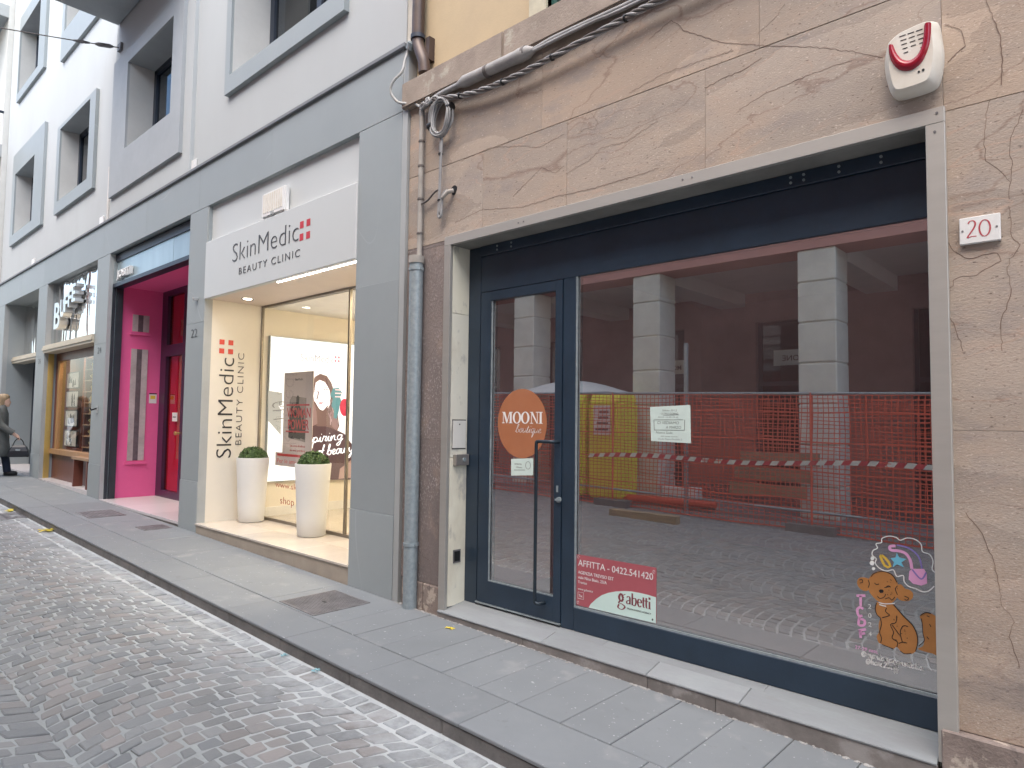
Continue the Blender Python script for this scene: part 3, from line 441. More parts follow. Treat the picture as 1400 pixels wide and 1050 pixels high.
def shown(s):
    d = V((s[0], s[1], zp(s[0]) - .09)) - CAM; z = d.dot(V(CF))
    if z < .3: return 0
    u, v = d.dot(V(CR)) / z, d.dot(V(CD)) / z
    return 1 / z if abs(u) < .77 and -.6 < v < .585 else 0
stones.sort(key=shown, reverse=True)
for s in stones[:290]: part('cobblestone', MB().add(s[2], s[3]), M_COBBLE, road)
rest = MB()
for s in stones[290:]: rest.add(s[2], s[3])
part('cobblestones', rest, M_COBBLE, road, kind='stuff')

pv = MB(); pv.add([(x, y, 0) for y in (0.9, -1.085) for x in (-60, 8)], [(1, 0, 2, 3)])
pavement = part('pavement', pv.warp(warp_z(-.012)), M_JOINT, kind='structure')
def flag(x0, x1, y0, y1, th=.05):
    dz = R.uniform(-.0015, .0015); m = B(x0 + .0025, x1 - .0025, y0 + .0025, y1 - .0025, dz - th, dz)
    part('flagstone', m.warp(warp_z(0)), M_FLAG, pavement, bev=.0035)
xs = [-4.36, -4.05] + [-3.745 + .3075 * i for i in range(0, 17)]
for a, b in zip(xs, xs[1:]): flag(a, b, -.722, -.006)
x = -4.36
while x > -24: w = R.choice([.62, .92, .92, 1.23]); flag(x - w, x, -.722, -.006); x -= w
for i in range(6): flag(-3.44 + .88 * (i - 1), -3.44 + .88 * i, -1.108, -.726, .02)
x = -4.32
while x > -24: w = R.choice([.88, .92, 1.1]); flag(x - w, x, -1.108, -.726, .02); x -= w
x = 1.0
while x > -24:
    w = R.uniform(.8, 1.05); m = B(x - w + .002, x - .002, -1.099, -.9, -.17, -.0205); part('kerb_stone', m.warp(warp_z(0)), M_KERB, pavement, bev=.006); x -= w

# ------------------------------------------------------------------ brown stone building (number 20)
brown = thing('stone_building', 'brown sandstone-clad building with a dark framed empty shop at number 20', 'building', (-2.3, 0, 0))
YB = .03
def slab(x0, x1, z0, z1, mat=M_BROWN, y=YB):
    part('stone_slab', B(x0 + .0008, x1 - .0008, y + R.uniform(-.001, .001), .3, z0 + .0008, z1 - .0008), mat, brown, bev=.001)
L0, FL, FR, FT = -4.50, -3.985, -.60, 2.955
for a, b in ((L0, -3.6), (-3.6, -2.787), (-2.787, -1.771), (-1.771, -.6), (-.6, 1.0), (1.0, 2.4)): slab(a, b, FT, 3.573)
for a, b in ((L0, -4.0), (-4.0, -3.016), (-3.016, -1.45), (-1.45, .1), (.1, 1.3), (1.3, 2.4)): slab(a, b, 3.576, 4.176)
for z0, z1 in ((.215, 1.36), (1.36, 2.925), (2.925, FT)):
    if z1 < 2.95: slab(L0, FL, z0, z1, M_SOOTY)
slab(L0, FL, 2.925, FT - .002, M_SOOTY)
for z0, z1 in ((.2, 1.5), (1.5, FT - .002)):
    slab(FR, .62, z0, z1); slab(.62, 2.4, z0, z1)
for a, b in ((L0 + .02, -4.21), (-4.21, FL + .01)):
    part('plinth_block', B(a + .003, b - .003, YB - .012, .3, zp(a) - .1, .212), M_PLINTH, brown, bev=.008)
for a, b in ((-.655, -.02), (-.02, .9), (.9, 2.4)): part('plinth_block', B(a + .002, b - .002, YB - .042, .3, -.2, .197), M_PLINTH, brown, bev=.006)
M_VEIN = Mt('iron_stain_vein', (.225, .15, .115), .8, var=.25, scale=9).m
rv = random.Random(5)
for w_, pl_ in VEINS:                             # thin natural cracks in the stone face
    q_ = []
    for (a, b), (c, d) in zip(pl_, pl_[1:]):
        n_ = max(2, int(math.hypot(c - a, d - b) / .018))
        q_ += [(a + (c - a) * i / n_ + rv.gauss(0, .0022), b + (d - b) * i / n_ + rv.gauss(0, .0028)) for i in range(n_)]
    q_.append(pl_[-1]); m = MB(); k_ = 0
    while k_ < len(q_) - 2:                      # broken into runs of changing width
        n_ = rv.randint(5, 14); m.pen(q_[k_:k_ + n_ + 1], w_ * rv.uniform(.45, 1.0), frame((0, YB - .0011, 0)), 0, 0, .0004); k_ += n_
    part('stone_vein', m, M_VEIN, brown, kind='stuff')
part('wall_core', wall_with_holes(-4.5, 2.4, -.2, 4.3, .3, .42, [(-3.99, -.6, -.3, 2.96)]), M_BROWN, brown)
sc = [(-4.555, -3.35), (-3.35, -1.9), (-1.9, -.4), (-.4, 1.1), (1.1, 2.4)]
for a, b in sc: part('string_course', B(a + .001, b - .001, -.035, .3, 4.178, 4.406), M_STRING, brown, bev=.012, seg=2)
part('upper_wall', wall_with_holes(-4.50, 2.4, 4.407, 11, .09, .4, [(-3.02, -1.9, 4.41, 6.4), (.2, 1.3, 4.41, 6.4)]), M_YELLOW, brown)
for wx in (-3.02, .2):
    w = part('window', MB().box(wx - .16, wx, .065, .2, 4.408, 6.55).box(wx + 1.12, wx + 1.28, .065, .2, 4.408, 6.55).box(wx, wx + 1.12, .065, .2, 6.4, 6.55), Mt('pale_window_surround', (.66, .62, .47), .7, bump=.05).m, brown)
    part('shutter_stile', MB().box(wx, wx + .05, .13, .17, 4.408, 6.4).box(wx + 1.07, wx + 1.12, .13, .17, 4.408, 6.4).box(wx + .535, wx + .585, .13, .17, 4.408, 6.4), M_SHUTTER, w)
    sl = MB()
    for k in range(44):
        z = 4.415 + k * .0445
        for a, b in ((wx + .05, wx + .535), (wx + .585, wx + 1.07)): sl.hexa([(a, .155, z), (b, .155, z), (b, .165, z), (a, .165, z)], [(a, .13, z + .05), (b, .13, z + .05), (b, .14, z + .05), (a, .14, z + .05)])
    part('shutter_slats', sl, M_SHUTTER, w, kind='stuff')
    part('window_backing', B(wx, wx + 1.12, .3, .32, 4.408, 6.4), M_DARKROOM, w)
# steel trim round the opening
part('steel_trim', B(-3.998, -.591, .0, .032, 2.9, 2.972), M_ALU, brown, bev=.002)
part('steel_trim', B(-3.998, -3.925, .0, .032, zp(-4), 2.899), M_ALU, brown, bev=.002)
part('steel_trim', B(-.667, -.591, .0, .032, .05, 2.899), M_ALU, brown, bev=.002)
part('steel_trim', B(-.667, -.664, .032, .21, .02, 2.9), M_ALU, brown)
sr = MB()
for xx, zz in ((-3.2, 2.935), (-3.15, 2.935), (-1.9, 2.94), (-1.84, 2.94), (-.62, 2.945), (-.63, 2.86)): sr.tube([(xx, -.003, zz), (xx, .01, zz)], .006, 8)
part('trim_screws', sr, M_IRON, brown, kind='stuff')
part('soffit_panel', B(-3.925, -.667, .032, .3, 2.9, 2.95), Mt('grey_soffit_stone', (.25, .245, .225), .6, var=.2, scale=3, bump=.05).m, brown)
for z0, z1 in ((.075, 1.222), (1.225, 2.36), (2.363, 2.9)): part('reveal_panel', B(-3.99, -3.925, .033, .3, z0, z1), M_MARBLE, brown, bev=.001)
# doorstep: five granite lengths, a risers' course below them
ss = [-3.985, -2.935, -2.13, -1.565, -.668]
for a, b in zip(ss, ss[1:]):
    part('sill_stone', MB().hexa([(a + .002, -.022, .036), (b - .002, -.022, .036), (b - .002, .135, .06), (a + .002, .135, .06)], [(a + .002, -.022, .048), (b - .002, -.022, .048), (b - .002, .135, .083), (a + .002, .135, .083)]), M_SILL, brown, bev=.003)
for a, b in ((-3.925, -2.55), (-2.55, -1.5), (-1.5, -.668)):
    part('threshold_stone', MB().hexa([(a + .001, .136, .04), (b - .001, .136, .04), (b - .001, .34, .08), (a + .001, .34, .08)], [(a + .001, .136, .081), (b - .001, .136, .081), (b - .001, .34, .112), (a + .001, .34, .112)]), M_SILL, brown)
for a, b in ((-3.985, -3.1), (-3.1, -2.122), (-2.122, -1.699), (-1.699, -.668)): part('step_riser', B(a + .0015, b - .0015, -.016, .1, -.2, .0355), M_RISER, brown, bev=.002)
# shop window and door, one dark steel screen 21 cm behind the wall face
YF = .21
sw = part('shop_window', MB().box(-3.925, -3.79, YF, YF + .09, .08, 2.9), M_DARK, brown, bev=.003)
part('head_rail', B(-3.79, -.667, YF - .012, YF + .09, 2.82, 2.899), M_DARK, sw, bev=.003)
part('head_panel', B(-3.79, -.667, YF + .006, YF + .09, 2.532, 2.818), M_DARK, sw, bev=.002)
part('mullion', B(-2.949, -2.84, YF, YF + .09, .095, 2.53), M_DARK, sw, bev=.003)
part('bottom_rail', B(-2.839, -.667, YF, YF + .09, .095, .25), M_DARK, sw, bev=.003)
part('glazing_bead', MB().box(-2.839, -.667, YF + .004, YF + .016, .2505, .262).box(-2.838, -2.828, YF + .004, YF + .016, .2625, 2.531), M_GALV, sw)
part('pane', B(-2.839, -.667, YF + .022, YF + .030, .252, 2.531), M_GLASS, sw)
bolts = MB()
for xx in (-3.6, -3.45, -1.35, -1.1, -.9, -1.28):
    for zz in (2.845, 2.875): bolts.tube([(xx, YF - .018, zz), (xx, YF - .008, zz)], .008, 6)
part('bolt_heads', bolts, M_GALV, sw, kind='stuff')
door = part('door', MB().box(-3.775, -3.665, YF - .006, YF + .07, .12, 2.525).box(-3.015, -2.953, YF - .006, YF + .07, .12, 2.525).box(-3.664, -3.016, YF - .006, YF + .07, 2.455, 2.525).box(-3.664, -3.016, YF - .006, YF + .07, .12, .288), M_DARK, brown)
part('glazing_bead', MB().box(-3.664, -3.016, YF, YF + .012, .2885, .296).box(-3.664, -3.656, YF, YF + .012, .297, 2.454), M_GALV, door)
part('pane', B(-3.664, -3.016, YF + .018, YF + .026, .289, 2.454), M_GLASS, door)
part('handle', MB().tube(smooth2([(-2.975, YF, 1.372), (-2.99, YF - .06, 1.372), (-3.05, YF - .075, 1.372), (-3.11, YF - .075, 1.37), (-3.124, YF - .075, 1.35), (-3.124, YF - .075, 1.2), (-3.124, YF - .075, .7), (-3.124, YF - .075, .3), (-3.12, YF - .075, .245), (-3.10, YF - .06, .235), (-3.09, YF - .005, .235)], 5), .0125, 10), M_DARKGLOSS, door)
part('lock', MB().box(-2.99, -2.976, YF - .012, YF - .006, 1.02, 1.065).tube([(-2.965, YF - .02, .968), (-2.965, YF - .006, .968)], .02, 12).box(-2.99, -2.94, YF - .028, YF - .02, .962, .974), M_GALV, door)
part('threshold_strip', B(-3.79, -2.95, YF - .014, YF + .06, .108, .117), M_GALV, brown)
# the empty room behind
M_ROOMW = Mt('dusty_rose_wall', (.62, .37, .38), .85, 0, .08, 1.2, .03).m; M_ROOMF = Mt('grey_room_floor', (.34, .36, .35), .35, 0, .08, 2, .02).m
part('room_wall', MB().box(-4.0, -3.93, .31, 4.2, .1, 3.0).box(-.667, -.6, .31, 4.2, .1, 3.0).box(-4.0, -.6, 4.2, 4.3, .1, 3.0), M_ROOMW, brown)
part('room_floor', B(-3.93, -.667, .31, 4.2, .02, .1), M_ROOMF, brown)
part('room_ceiling', B(-3.93, -.667, .31, 4.2, 2.95, 3.0), M_ROOMW, brown)

# ------------------------------------------------------------------ grey and white building with four shop bays
grey = thing('plaster_building', 'white plastered building with grey stone shop bays and deep boxed windows', 'building', (-12.5, 0, .1))
PIL = [(-5.22, -4.575), (-9.07, -8.53), (-12.96, -12.33), (-16.9, -16.21), (-21.2, -20.17)]
def clad(x0, x1, z0, z1, y0=0., y1=.07, mat=M_GREY): part('cladding_slab', B(x0 + .001, x1 - .001, y0 + R.uniform(-.001, .001), y1, z0 + .001, z1 - .001), mat, grey, bev=.0015)
for k, (a, b) in enumerate(PIL):
    clad(a, b, zp(b) - .1, .705, -.006); clad(a, b, .705, 2.71 if k else 2.715); clad(a, b, 2.71, 4.18)
    part('pilaster_edge', B(b + .0005, b + .004 + (.066 if k == 0 else .001), .002, .1, zp(b) - .1, 4.18 if k else 4.72), M_GREYLT, grey)
    part('pier_core', B(a + .004, b - .004 + (.06 if k == 0 else 0), .071, .6, -.2, 4.7), M_PLASTER if k == 0 else M_GREY, grey)
lx = [-4.575, -6.9, -8.8, -10.7, -12.65, -14.6, -16.55, -18.5, -21.2]
for a, b in zip(lx, lx[1:]): clad(b, a, 4.182, 4.735)
part('lintel_core', B(-21.2, -4.575, .071, .6, 4.2, 4.73), M_GREY, grey)
part('cornice', B(-21.3, -4.535, -.03, .12, 4.737, 4.775), Mt('cornice_stone', (.19, .205, .22), .6, var=.1).m, grey, bev=.004)
WIN = [  # outer x0 x1 z0 z1, opening x0 x1 z0 z1, front y, wall y, depth
    (-12.42, -9.47, 5.12, 7.42, -11.72, -9.84, 5.78, 7.20, -.04, .01, .36), (-16.05, -13.52, 5.57, 7.39, -15.85, -13.86, 5.81, 7.31, .0, .06, .34), (-20.1, -17.13, 5.6, 7.86, -19.82, -17.94, 5.84, 7.34, .0, .06, .34),
    (-20.15, -17.55, 9.23, 11.4, -20.08, -18.1, 9.44, 11.05, .0, .06, .34), (-16.13, -13.58, 8.82, 10.9, -15.93, -13.8, 9.4, 10.75, .0, .06, .34), (-8.18, -5.54, 5.5, 7.7, -8.05, -5.67, 5.72, 7.5, .0, .06, .5), (-8.18, -5.54, 9.2, 11.4, -8.05, -5.67, 9.42, 11.2, .0, .06, .5), (-12.42, -9.47, 8.4, 11.2, -11.72, -9.84, 8.4, 11.0, -.04, .01, .42)]
def ring(o, h, y0, y1):
    m = MB(); a, b, c, d = o; e, f, g_, i = h
    return wall_with_holes(a, b, c, d, y0, y1, [(e, f, g_, i)])
hol = [(w[0] + .05, w[1] - .05, w[2] + .05, w[3] - .05) for w in WIN]
part('plaster_wall', wall_with_holes(-21.2, -12.5, 4.776, 13, .06, .3, hol), M_PLASTER, grey)
part('plaster_wall', wall_with_holes(-12.5, -9.2, 4.776, 13, .01, .3, hol), M_PLASTER, grey)
part('plaster_wall', wall_with_holes(-9.2, -4.62, 4.776, 13, .06, .3, hol), M_PLASTER, grey)
part('corner_strip', B(-4.62, -4.5, .07, .3, 4.735, 13), Mt('cream_corner_render', (.68, .65, .58), .8).m, grey)
part('joint_strip', B(-12.58, -12.5, -.01, .06, 4.776, 5.7), Mt('pale_joint_render', (.72, .70, .66), .8).m, grey)
for x0, x1, z0, z1, a, b, c, d, fy, wy, dep in WIN:
    w = part('window', ring((x0, x1, z0, z1), (a, b, c, d), fy, .3), M_GREY if x0 != -12.42 else Mt('bay_grey_stone', (.36, .385, .40), .6, var=.05, bump=.04).m, grey, bev=0)
    part('reveal', MB().box(a - .03, a + .004, fy + .035, dep + .2, c, d).box(b - .004, b + .03, fy + .035, dep + .2, c, d).box(a, b, fy + .035, dep + .2, c - .03, c + .004), M_REVEAL, w)
    part('reveal_head', B(a, b, fy + .03, dep + .2, d - .004, d + .05), M_SOFFITGREY, w)
    m = MB().box(a, a + .11, dep, dep + .06, c, d).box(b - .11, b, dep, dep + .06, c, d).box(a, b, dep, dep + .06, d - .09, d).box(a, b, dep, dep + .06, c, c + .07).box((a + b) / 2 - .05, (a + b) / 2 + .05, dep, dep + .06, c, d)
    part('sash', m, M_WINDARK, w); part('pane', B(a, b, dep + .03, dep + .036, c, d), M_WINGLASS, w)
    part('curtain', B(b - .3, b, dep + .2, dep + .21, c, d), Mt('grey_curtain', (.34, .36, .35), .9).m, w); part('room_backing', B(a, b, dep + .5, dep + .52, c, d), M_DARKROOM, w)
bal = part('balcony', B(-12.42, -9.3, -1.2, .0, 8.1, 8.3), M_SOFFITGREY, grey, bev=.01)
part('balcony_fascia', B(-12.44, -9.28, -1.22, -1.201, 8.12, 8.42), M_GREYLT, bal)
# --- clinic bay
part('sign_backing', B(-8.525, -5.222, .055, .12, 3.6, 4.182), M_SIGNW, grey)
part('backing_edge', B(-8.53, -8.505, .01, .056, 3.7, 4.18), M_GREY, grey)
part('entrance_soffit', B(-8.53, -5.22, .03, .79, 3.0, 3.05), Mt('pale_soffit_board', (.70, .60, .53), .6, var=.03).m, grey)
part('side_wall', B(-8.58, -8.528, .03, 4.5, .2, 3.02), M_CREAM, grey)
part('side_wall', B(-5.222, -5.15, .6, 4.5, .2, 3.02), M_CREAM, grey)
part('back_wall', B(-8.53, -5.22, 4.4, 4.5, .2, 3.02), M_CREAM, grey)
part('skirting', B(-8.528, -8.513, .80, 4.4, .2, .32), M_WHITE, grey)
part('ceiling', B(-8.53, -5.22, .84, 4.4, 2.98, 3.03), M_WHITE, grey)
xt = [-8.545, -7.39, -6.2, -5.22]
for a, b in zip(xt, xt[1:]):
    part('step_tile', B(a + .001, b - .001, -.012, .42, .178, .2), M_BEIGETILE, grey, bev=.002); part('step_riser', B(a + .001, b - .001, .0, .1, -.15, .177), M_BEIGERISE, grey)
for i in range(6):
    for j in range(7): part('floor_tile', B(-8.53 + i * .5518 + .001, -8.53 + (i + 1) * .5518 - .001, .421 + j * .57 + .001, .421 + (j + 1) * .57 - .001, .18, .2), M_BEIGETILE, grey)
cw = part('shop_window', MB().box(-8.528, -8.505, .755, .785, .2, 3.0).box(-8.505, -5.25, .755, .79, .201, .235).box(-8.505, -5.25, .755, .785, 2.975, 3.0).box(-6.475, -6.445, .755, .785, .235, 2.975), Mt('bronze_window_profile', (.27, .24, .20), .4, .5).m, grey)
part('pane', B(-8.505, -6.475, .768, .776, .235, 2.975), M_CLEAR, cw); part('pane', B(-6.445, -5.25, .768, .776, .235, 2.975), M_CLEAR, cw)
# --- lobby bay
part('lobby_wall', B(-12.40, -12.328, .22, .85, .14, 3.68), M_PINK, grey)
part('lobby_wall', B(-9.072, -9.0, .1, .85, .14, 3.68), M_PINK, grey)
part('lobby_ceiling', B(-12.33, -9.07, .16, .85, 3.66, 3.7), M_PINK, grey)
lf = [-12.33, -11.2, -10.1, -9.07]
for a, b in zip(lf, lf[1:]):
    part('floor_tile', B(a + .001, b - .001, .0, .9, .12, .156), M_LOBBYTILE, grey, bev=.002)
part('step_riser', B(-12.33, -9.071, .012, .1, -.1, .119), M_RISER, grey)
for z0, z1 in ((.765, 2.64), (2.935, 3.22)):
    pn = part('striped_panel', B(-12.329, -12.318, .372, .648, z0 - .012, z1 + .012), M_PINK, grey)
    for a, b, mm in ((.38, .467, 'l'), (.468, .546, 'd'), (.547, .64, 'l')):
        part('stripe', B(-12.3175, -12.312, a, b, z0, z1), Mt('pale_stripe', (.56, .53, .52), .5).m if mm == 'l' else Mt('dark_stripe', (.15, .13, .145), .5, var=.2, scale=12).m, pn)
    part('ledge', B(-12.3175, -12.296, .35, .67, z0 - .06, z0 - .014), M_PINK, pn)
ld = part('lobby_door', MB().box(-12.327, -12.09, .85, .95, .156, 3.66).box(-11.39, -11.15, .85, .95, .156, 3.66).box(-12.09, -11.39, .85, .95, 3.57, 3.66).box(-12.09, -11.39, .85, .95, 2.53, 2.72).box(-12.09, -11.39, .85, .95, .156, .27), M_PLUM, grey)
GR = glass('red_tinted_glass', (.9, .25, .28), .16, .01, (1, .9, .85))
part('pane', B(-12.09, -11.39, .90, .908, .27, 2.53), GR, ld); part('pane', B(-12.09, -11.39, .90, .908, 2.72, 3.57), GR, ld)
part('inner_panel', MB().box(-12.09, -11.39, .93, .945, .27, 2.53).box(-12.09, -11.39, .93, .945, 2.72, 3.57), M_REDDOOR, ld)
part('handle', MB().tube([(-11.37, .85, 1.24), (-11.37, .79, 1.24)], .014, 10).tube([(-11.37, .79, 1.24), (-11.37, .765, 1.24)], [.032, .026], 12), M_GOLD, ld)
part('lobby_glazing', B(-11.15, -9.07, .86, .94, .156, 3.66), M_REDDOOR, grey)
part('shutter_rail', MB().box(-12.329, -12.30, .06, .105, .156, 3.64).box(-12.329, -12.28, .12, .215, .156, 3.64), Mt('dark_shutter_rail', (.035, .05, .06), .45, .2).m, grey)
part('rail_edge', B(-12.329, -12.32, .106, .119, .156, 3.64), M_GALV, grey)
part('shutter_box', MB().box(-12.33, -9.07, .09, .16, 4.05, 4.18).box(-12.33, -9.07, .06, .2, 3.62, 3.68), M_WINDARK, grey)
for a, b in ((-12.29, -11.5), (-11.5, -10.7), (-10.7, -9.9), (-9.9, -9.075)): part('fascia_panel', B(a + .001, b - .001, .105 + R.uniform(0, .004), .16, 3.68, 4.06), M_BLUEPANEL, grey)
part('fascia_return', B(-12.329, -12.291, .06, .16, 3.68, 4.06), M_GREY, grey)
# --- gallery bay
for a, b in ((-16.21, -14.6), (-14.6, -12.96)): part('floor_tile', B(a + .001, b - .001, .0, .6, .14, .235), M_LOBBYTILE, grey)
part('step_riser', B(-16.2, -12.961, .014, .1, -.1, .139), M_RISER, grey)
part('brass_strip', B(-16.209, -16.195, .07, .17, .235, 2.75), M_GOLD, grey)
gw = part('shop_window', MB().box(-16.209, -16.0, .215, .3, .83, 2.8).box(-13.2, -12.961, .215, .3, .83, 2.8).box(-16.0, -13.2, .215, .3, 2.6, 2.8), M_WOOD, grey)
part('sill', B(-16.209, -12.961, .15, .3, .735, .829), M_OAK, gw); [part('frame_trim', B(a, a + .12, .2, .26, .83, 2.6), M_OAK, gw) for a in (-16.0, -13.32)]
part('base_panel', MB().box(-16.209, -12.961, .22, .3, .235, .734), M_WOOD, gw)
part('pane', B(-15.88, -13.32, .23, .238, .83, 2.6), M_CLEAR, gw)
part('display_case', MB().box(-16.2, -12.97, 1.3, 1.35, .8, 2.85).box(-16.2, -16.15, .3, 1.3, .8, 2.85).box(-13.0, -12.97, .3, 1.3, .8, 2.85).box(-16.2, -12.97, .3, 1.3, .8, .83).box(-16.2, -12.97, .3, 1.3, 2.8, 2.85).box(-15.86, -15.8, .6, 1.3, .83, 2.8), M_WOOD, grey)
tm = MB().box(-16.21, -12.962, -.03, .2, 2.755, 2.80).box(-16.21, -12.962, -.05, .2, 2.802, 2.855).box(-16.21, -12.962, -.035, .2, 2.857, 2.90)
part('transom_moulding', tm, M_MOULD, grey)
bend = MB(); n = 40
bend.box(-16.209, -12.961, .15, .2, 2.901, 4.18); part('mirror_panel', bend, M_MIRROR, grey)
# --- far entrance bay
part('entrance_side_wall', B(-20.25, -20.168, .07, 1.0, .1, 4.2), M_GREY, grey)
part('floor_tile', B(-20.17, -16.9, .0, .9, .18, .29), M_LOBBYTILE, grey)
part('entrance_door', MB().box(-20.165, -16.9, .64, .7, .29, 2.95), M_WINDARK, grey)
part('mirror_panel', B(-20.165, -16.9, .42, .5, 2.9, 4.18), M_MIRROR, grey)
part('transom_moulding', MB().box(-20.165, -16.9, .2, .45, 2.75, 2.80).box(-20.165, -16.9, .18, .45, 2.802, 2.855).box(-20.165, -16.9, .2, .45, 2.857, 2.899), M_MOULD, grey)
part('party_wall', MB().box(-16.8, -16.3, .61, 3, -.1, 4.7).box(-12.85, -12.45, 1.0, 3, -.1, 4.7).box(-21.2, -4.6, 4.6, 4.8, -.1, 13), M_DARKROOM, grey)
part('floor_slab', MB().box(-21.2, -4.6, .6, 4.8, 4.2, 4.5).box(-21.2, -4.6, .3, 4.8, 12.9, 13), M_DARKROOM, grey)

# ------------------------------------------------------------------ the next building up the street
nb = thing('neighbour_building', 'pale building with stacked balconies at the far end of the grey shop row', 'building', (-28, 0, .4))
part('wall', wall_with_holes(-40, -21.22, -.2, 13.2, -.06, .3, [(-24.6, -22.3, 5.2, 7.4), (-24.6, -22.3, 9, 11.4), (-24, -22.3, .4, 3.2)]), Mt('pale_cream_render', (.62, .62, .59), .85, var=.05).m, nb)
for z in (5.2, 9.0):
    part('window', B(-24.6, -22.3, .1, .16, z, z + 2.4), M_WINGLASS, nb); part('room_backing', B(-24.6, -22.3, .28, .3, z, z + 2.4), M_DARKROOM, nb)
for z in (8.30, 12.0):
    b_ = part('balcony', B(-30, -21.25, -1.4, -.06, z - .16, z), M_SOFFITGREY, nb); part('slab_edge', MB().box(-21.249, -21.22, -1.43, -.06, z - .17, z + .15).box(-30, -21.249, -1.43, -1.401, z - .17, z + .15), M_GREYLT, b_)
    part('balcony_glass', MB().box(-21.25, -21.235, -1.4, -.1, z + .15, z + .98).box(-30, -21.25, -1.415, -1.402, z + .15, z + .98), M_CLEAR, b_); part('balcony_rail', MB().tube([(-30, -1.41, z + 1.01), (-21.24, -1.41, z + 1.01), (-21.24, -.06, z + 1.01)], .035, 8), M_WINDARK, b_)
part('shop_door', B(-24, -22.3, .1, .16, .4, 3.2), M_WINDARK, nb)

# ------------------------------------------------------------------ signs and prints
def cross(mb, x, z, s, fr, mi=0, gap=.28, th=.0015, only=None):
    c = s * (1 - gap) / 2
    for i in (0, 1):
        for j in (0, 1):
            if only is not None and only != 2 * i + j: continue
            X, Z = x + i * (s - c), z + j * (s - c); mb.fill([(X, Z), (X + c, Z), (X + c, Z + c), (X, Z + c)], fr, mi, .0005, th)
# clinic fascia board
sg = thing('clinic_sign', 'white clinic fascia board with grey lettering and red cross above the lit entrance', 'sign', (-6.87, 0, 2.99))
part('board', B(-8.523, -5.226, -.012, .054, 2.988, 3.708), M_SIGNW, sg, bev=.006)
part('board_edge', MB().box(-5.2255, -5.221, -.012, .05, 2.99, 3.706).box(-8.523, -5.226, .0, .05, 3.7085, 3.713), M_WHITE, sg)
fr = frame((0, -.0125, 0)); m = MB(); text(m, 'SkinMedic', -7.75, 3.335, .235, fr, 1.50, th=.004, off=-.022); text(m, 'BEAUTY CLINIC', -7.57, 3.165, .085, fr, 1.36, th=.004, off=-.018, gap=1.25); part('lettering', m, M_GREYTXT, sg)
for q in range(4): m = MB(); cross(m, -6.225, 3.325, .20, fr, only=q); part('red_square', m, M_RED, sg)
# wall emblem inside the entrance
wl = thing('wall_lettering', 'tall dark clinic lettering with red squares running up the cream entrance wall', 'lettering', (-8.527, .35, 1.0))
fr = (V((-8.5275, 0, 0)), V((0, 0, 1)), V((0, -1, 0)), V((1, 0, 0)))
m = MB(); text(m, 'SkinMedic', .995, -.405, .205, fr, 1.28, th=.004, off=-.012); text(m, 'BEAUTY CLINIC', 1.158, -.535, .085, fr, 1.19, th=.004, off=-.016, gap=1.2); part('lettering', m, M_INK, wl)
BR_ = plain('bright_red_print', (.68, .045, .03), .4)
for q in range(4): m = MB(); cross(m, 2.325, -.385, .18, fr, only=q); part('red_square', m, BR_, wl)
# alarm box on the white backing
fb = thing('alarm_box', 'small square white alarm box above the clinic fascia board', 'alarm box', (-6.8, 0, 3.72))
part('case', B(-7.07, -6.56, -.015, .05, 3.72, 4.0), M_WHITE, fb, bev=.015, seg=2)
fm = MB()
for k in range(9): fm.box(-7.03 + k * .048, -7.03 + k * .048 + .03, -.019, -.014, 3.77, 3.975)
part('front_ribs', fm, M_SIREN, fb, kind='stuff'); part('latch', B(-6.84, -6.78, -.026, -.012, 3.725, 3.76), M_GREYLT, fb)
# lit strip, spotlight, ceiling lamps in the clinic
solo('light_strip', B(-6.8, -5.225, .0555, .075, 2.984, 2.9985), emit('white_led', (1, .97, .92), 5), 'thin white light strip under the clinic fascia board', 'light', (-6, .06, 2.99))
sp = thing('spotlight', 'recessed spotlight in the clinic entrance ceiling by the lettered wall', 'light', (-8.12, .36, 3.0))
part('bezel', MB().lathe([(.05, 3.0), (.075, 2.992), (.075, 2.999)], -8.12, .36, 20), M_GALV, sp); part('lamp', MB().lathe([(.0, 2.9965), (.05, 2.9965)], -8.12, .36, 20), emit('warm_lamp', (1, .88, .72), 14), sp)
for i, (xx, yy) in enumerate(((-5.75, 1.5), (-5.75, 3.3))):
    solo('ceiling_lamp', B(xx - .42, xx + .42, yy - .5, yy + .5, 2.955, 2.979), emit('warm_panel', (1, .84, .60), 6.5), 'flat warm ceiling lamp inside the clinic, ' + ['close behind the glass', 'deep inside the room'][i], 'light', (xx, yy, 2.97))
# light box poster on the left wall
lb = thing('light_box', 'backlit white clinic poster of a dark haired woman on the inner wall', 'poster', (-8.5, 1.55, .65))
part('box', B(-8.525, -8.4705, .86, 2.62, .655, 2.615), M_GALV, lb); part('lit_face', B(-8.47, -8.4655, .87, 2.61, .665, 2.605), emit('backlit_white', (1, 1, 1), .36), lb)
fr = (V((-8.465, 0, 0)), V((0, 1, 0)), V((0, 0, 1)), V((1, 0, 0)))
def lit(nm, k, col, lift, st=.6):
    m = MB(); m.fill(POR[k], fr, 0, lift); return part(nm, m, emit('print_' + nm, col, st * .42), lb)
lit('grey_wedge', 'wedge', (.36, .37, .36), .0005); lit('woman_body', 'body', (.09, .045, .055), .0005); lit('woman_hair', 'hair', (.20, .12, .11), .002); lit('woman_face', 'face', (1, .95, .94), .0035, 1.15)
for nm, k in (('hair_lock', 'lock1'), ('hair_lock', 'lock2')): lit(nm, k, (.30, .19, .19), .0035)
lit('paint_splash', 'teal', (.10, .29, .33), .005); lit('red_roundel', 'red', (.62, .03, .08), .0065); lit('woman_hand', 'hand', (.40, .26, .22), .002)
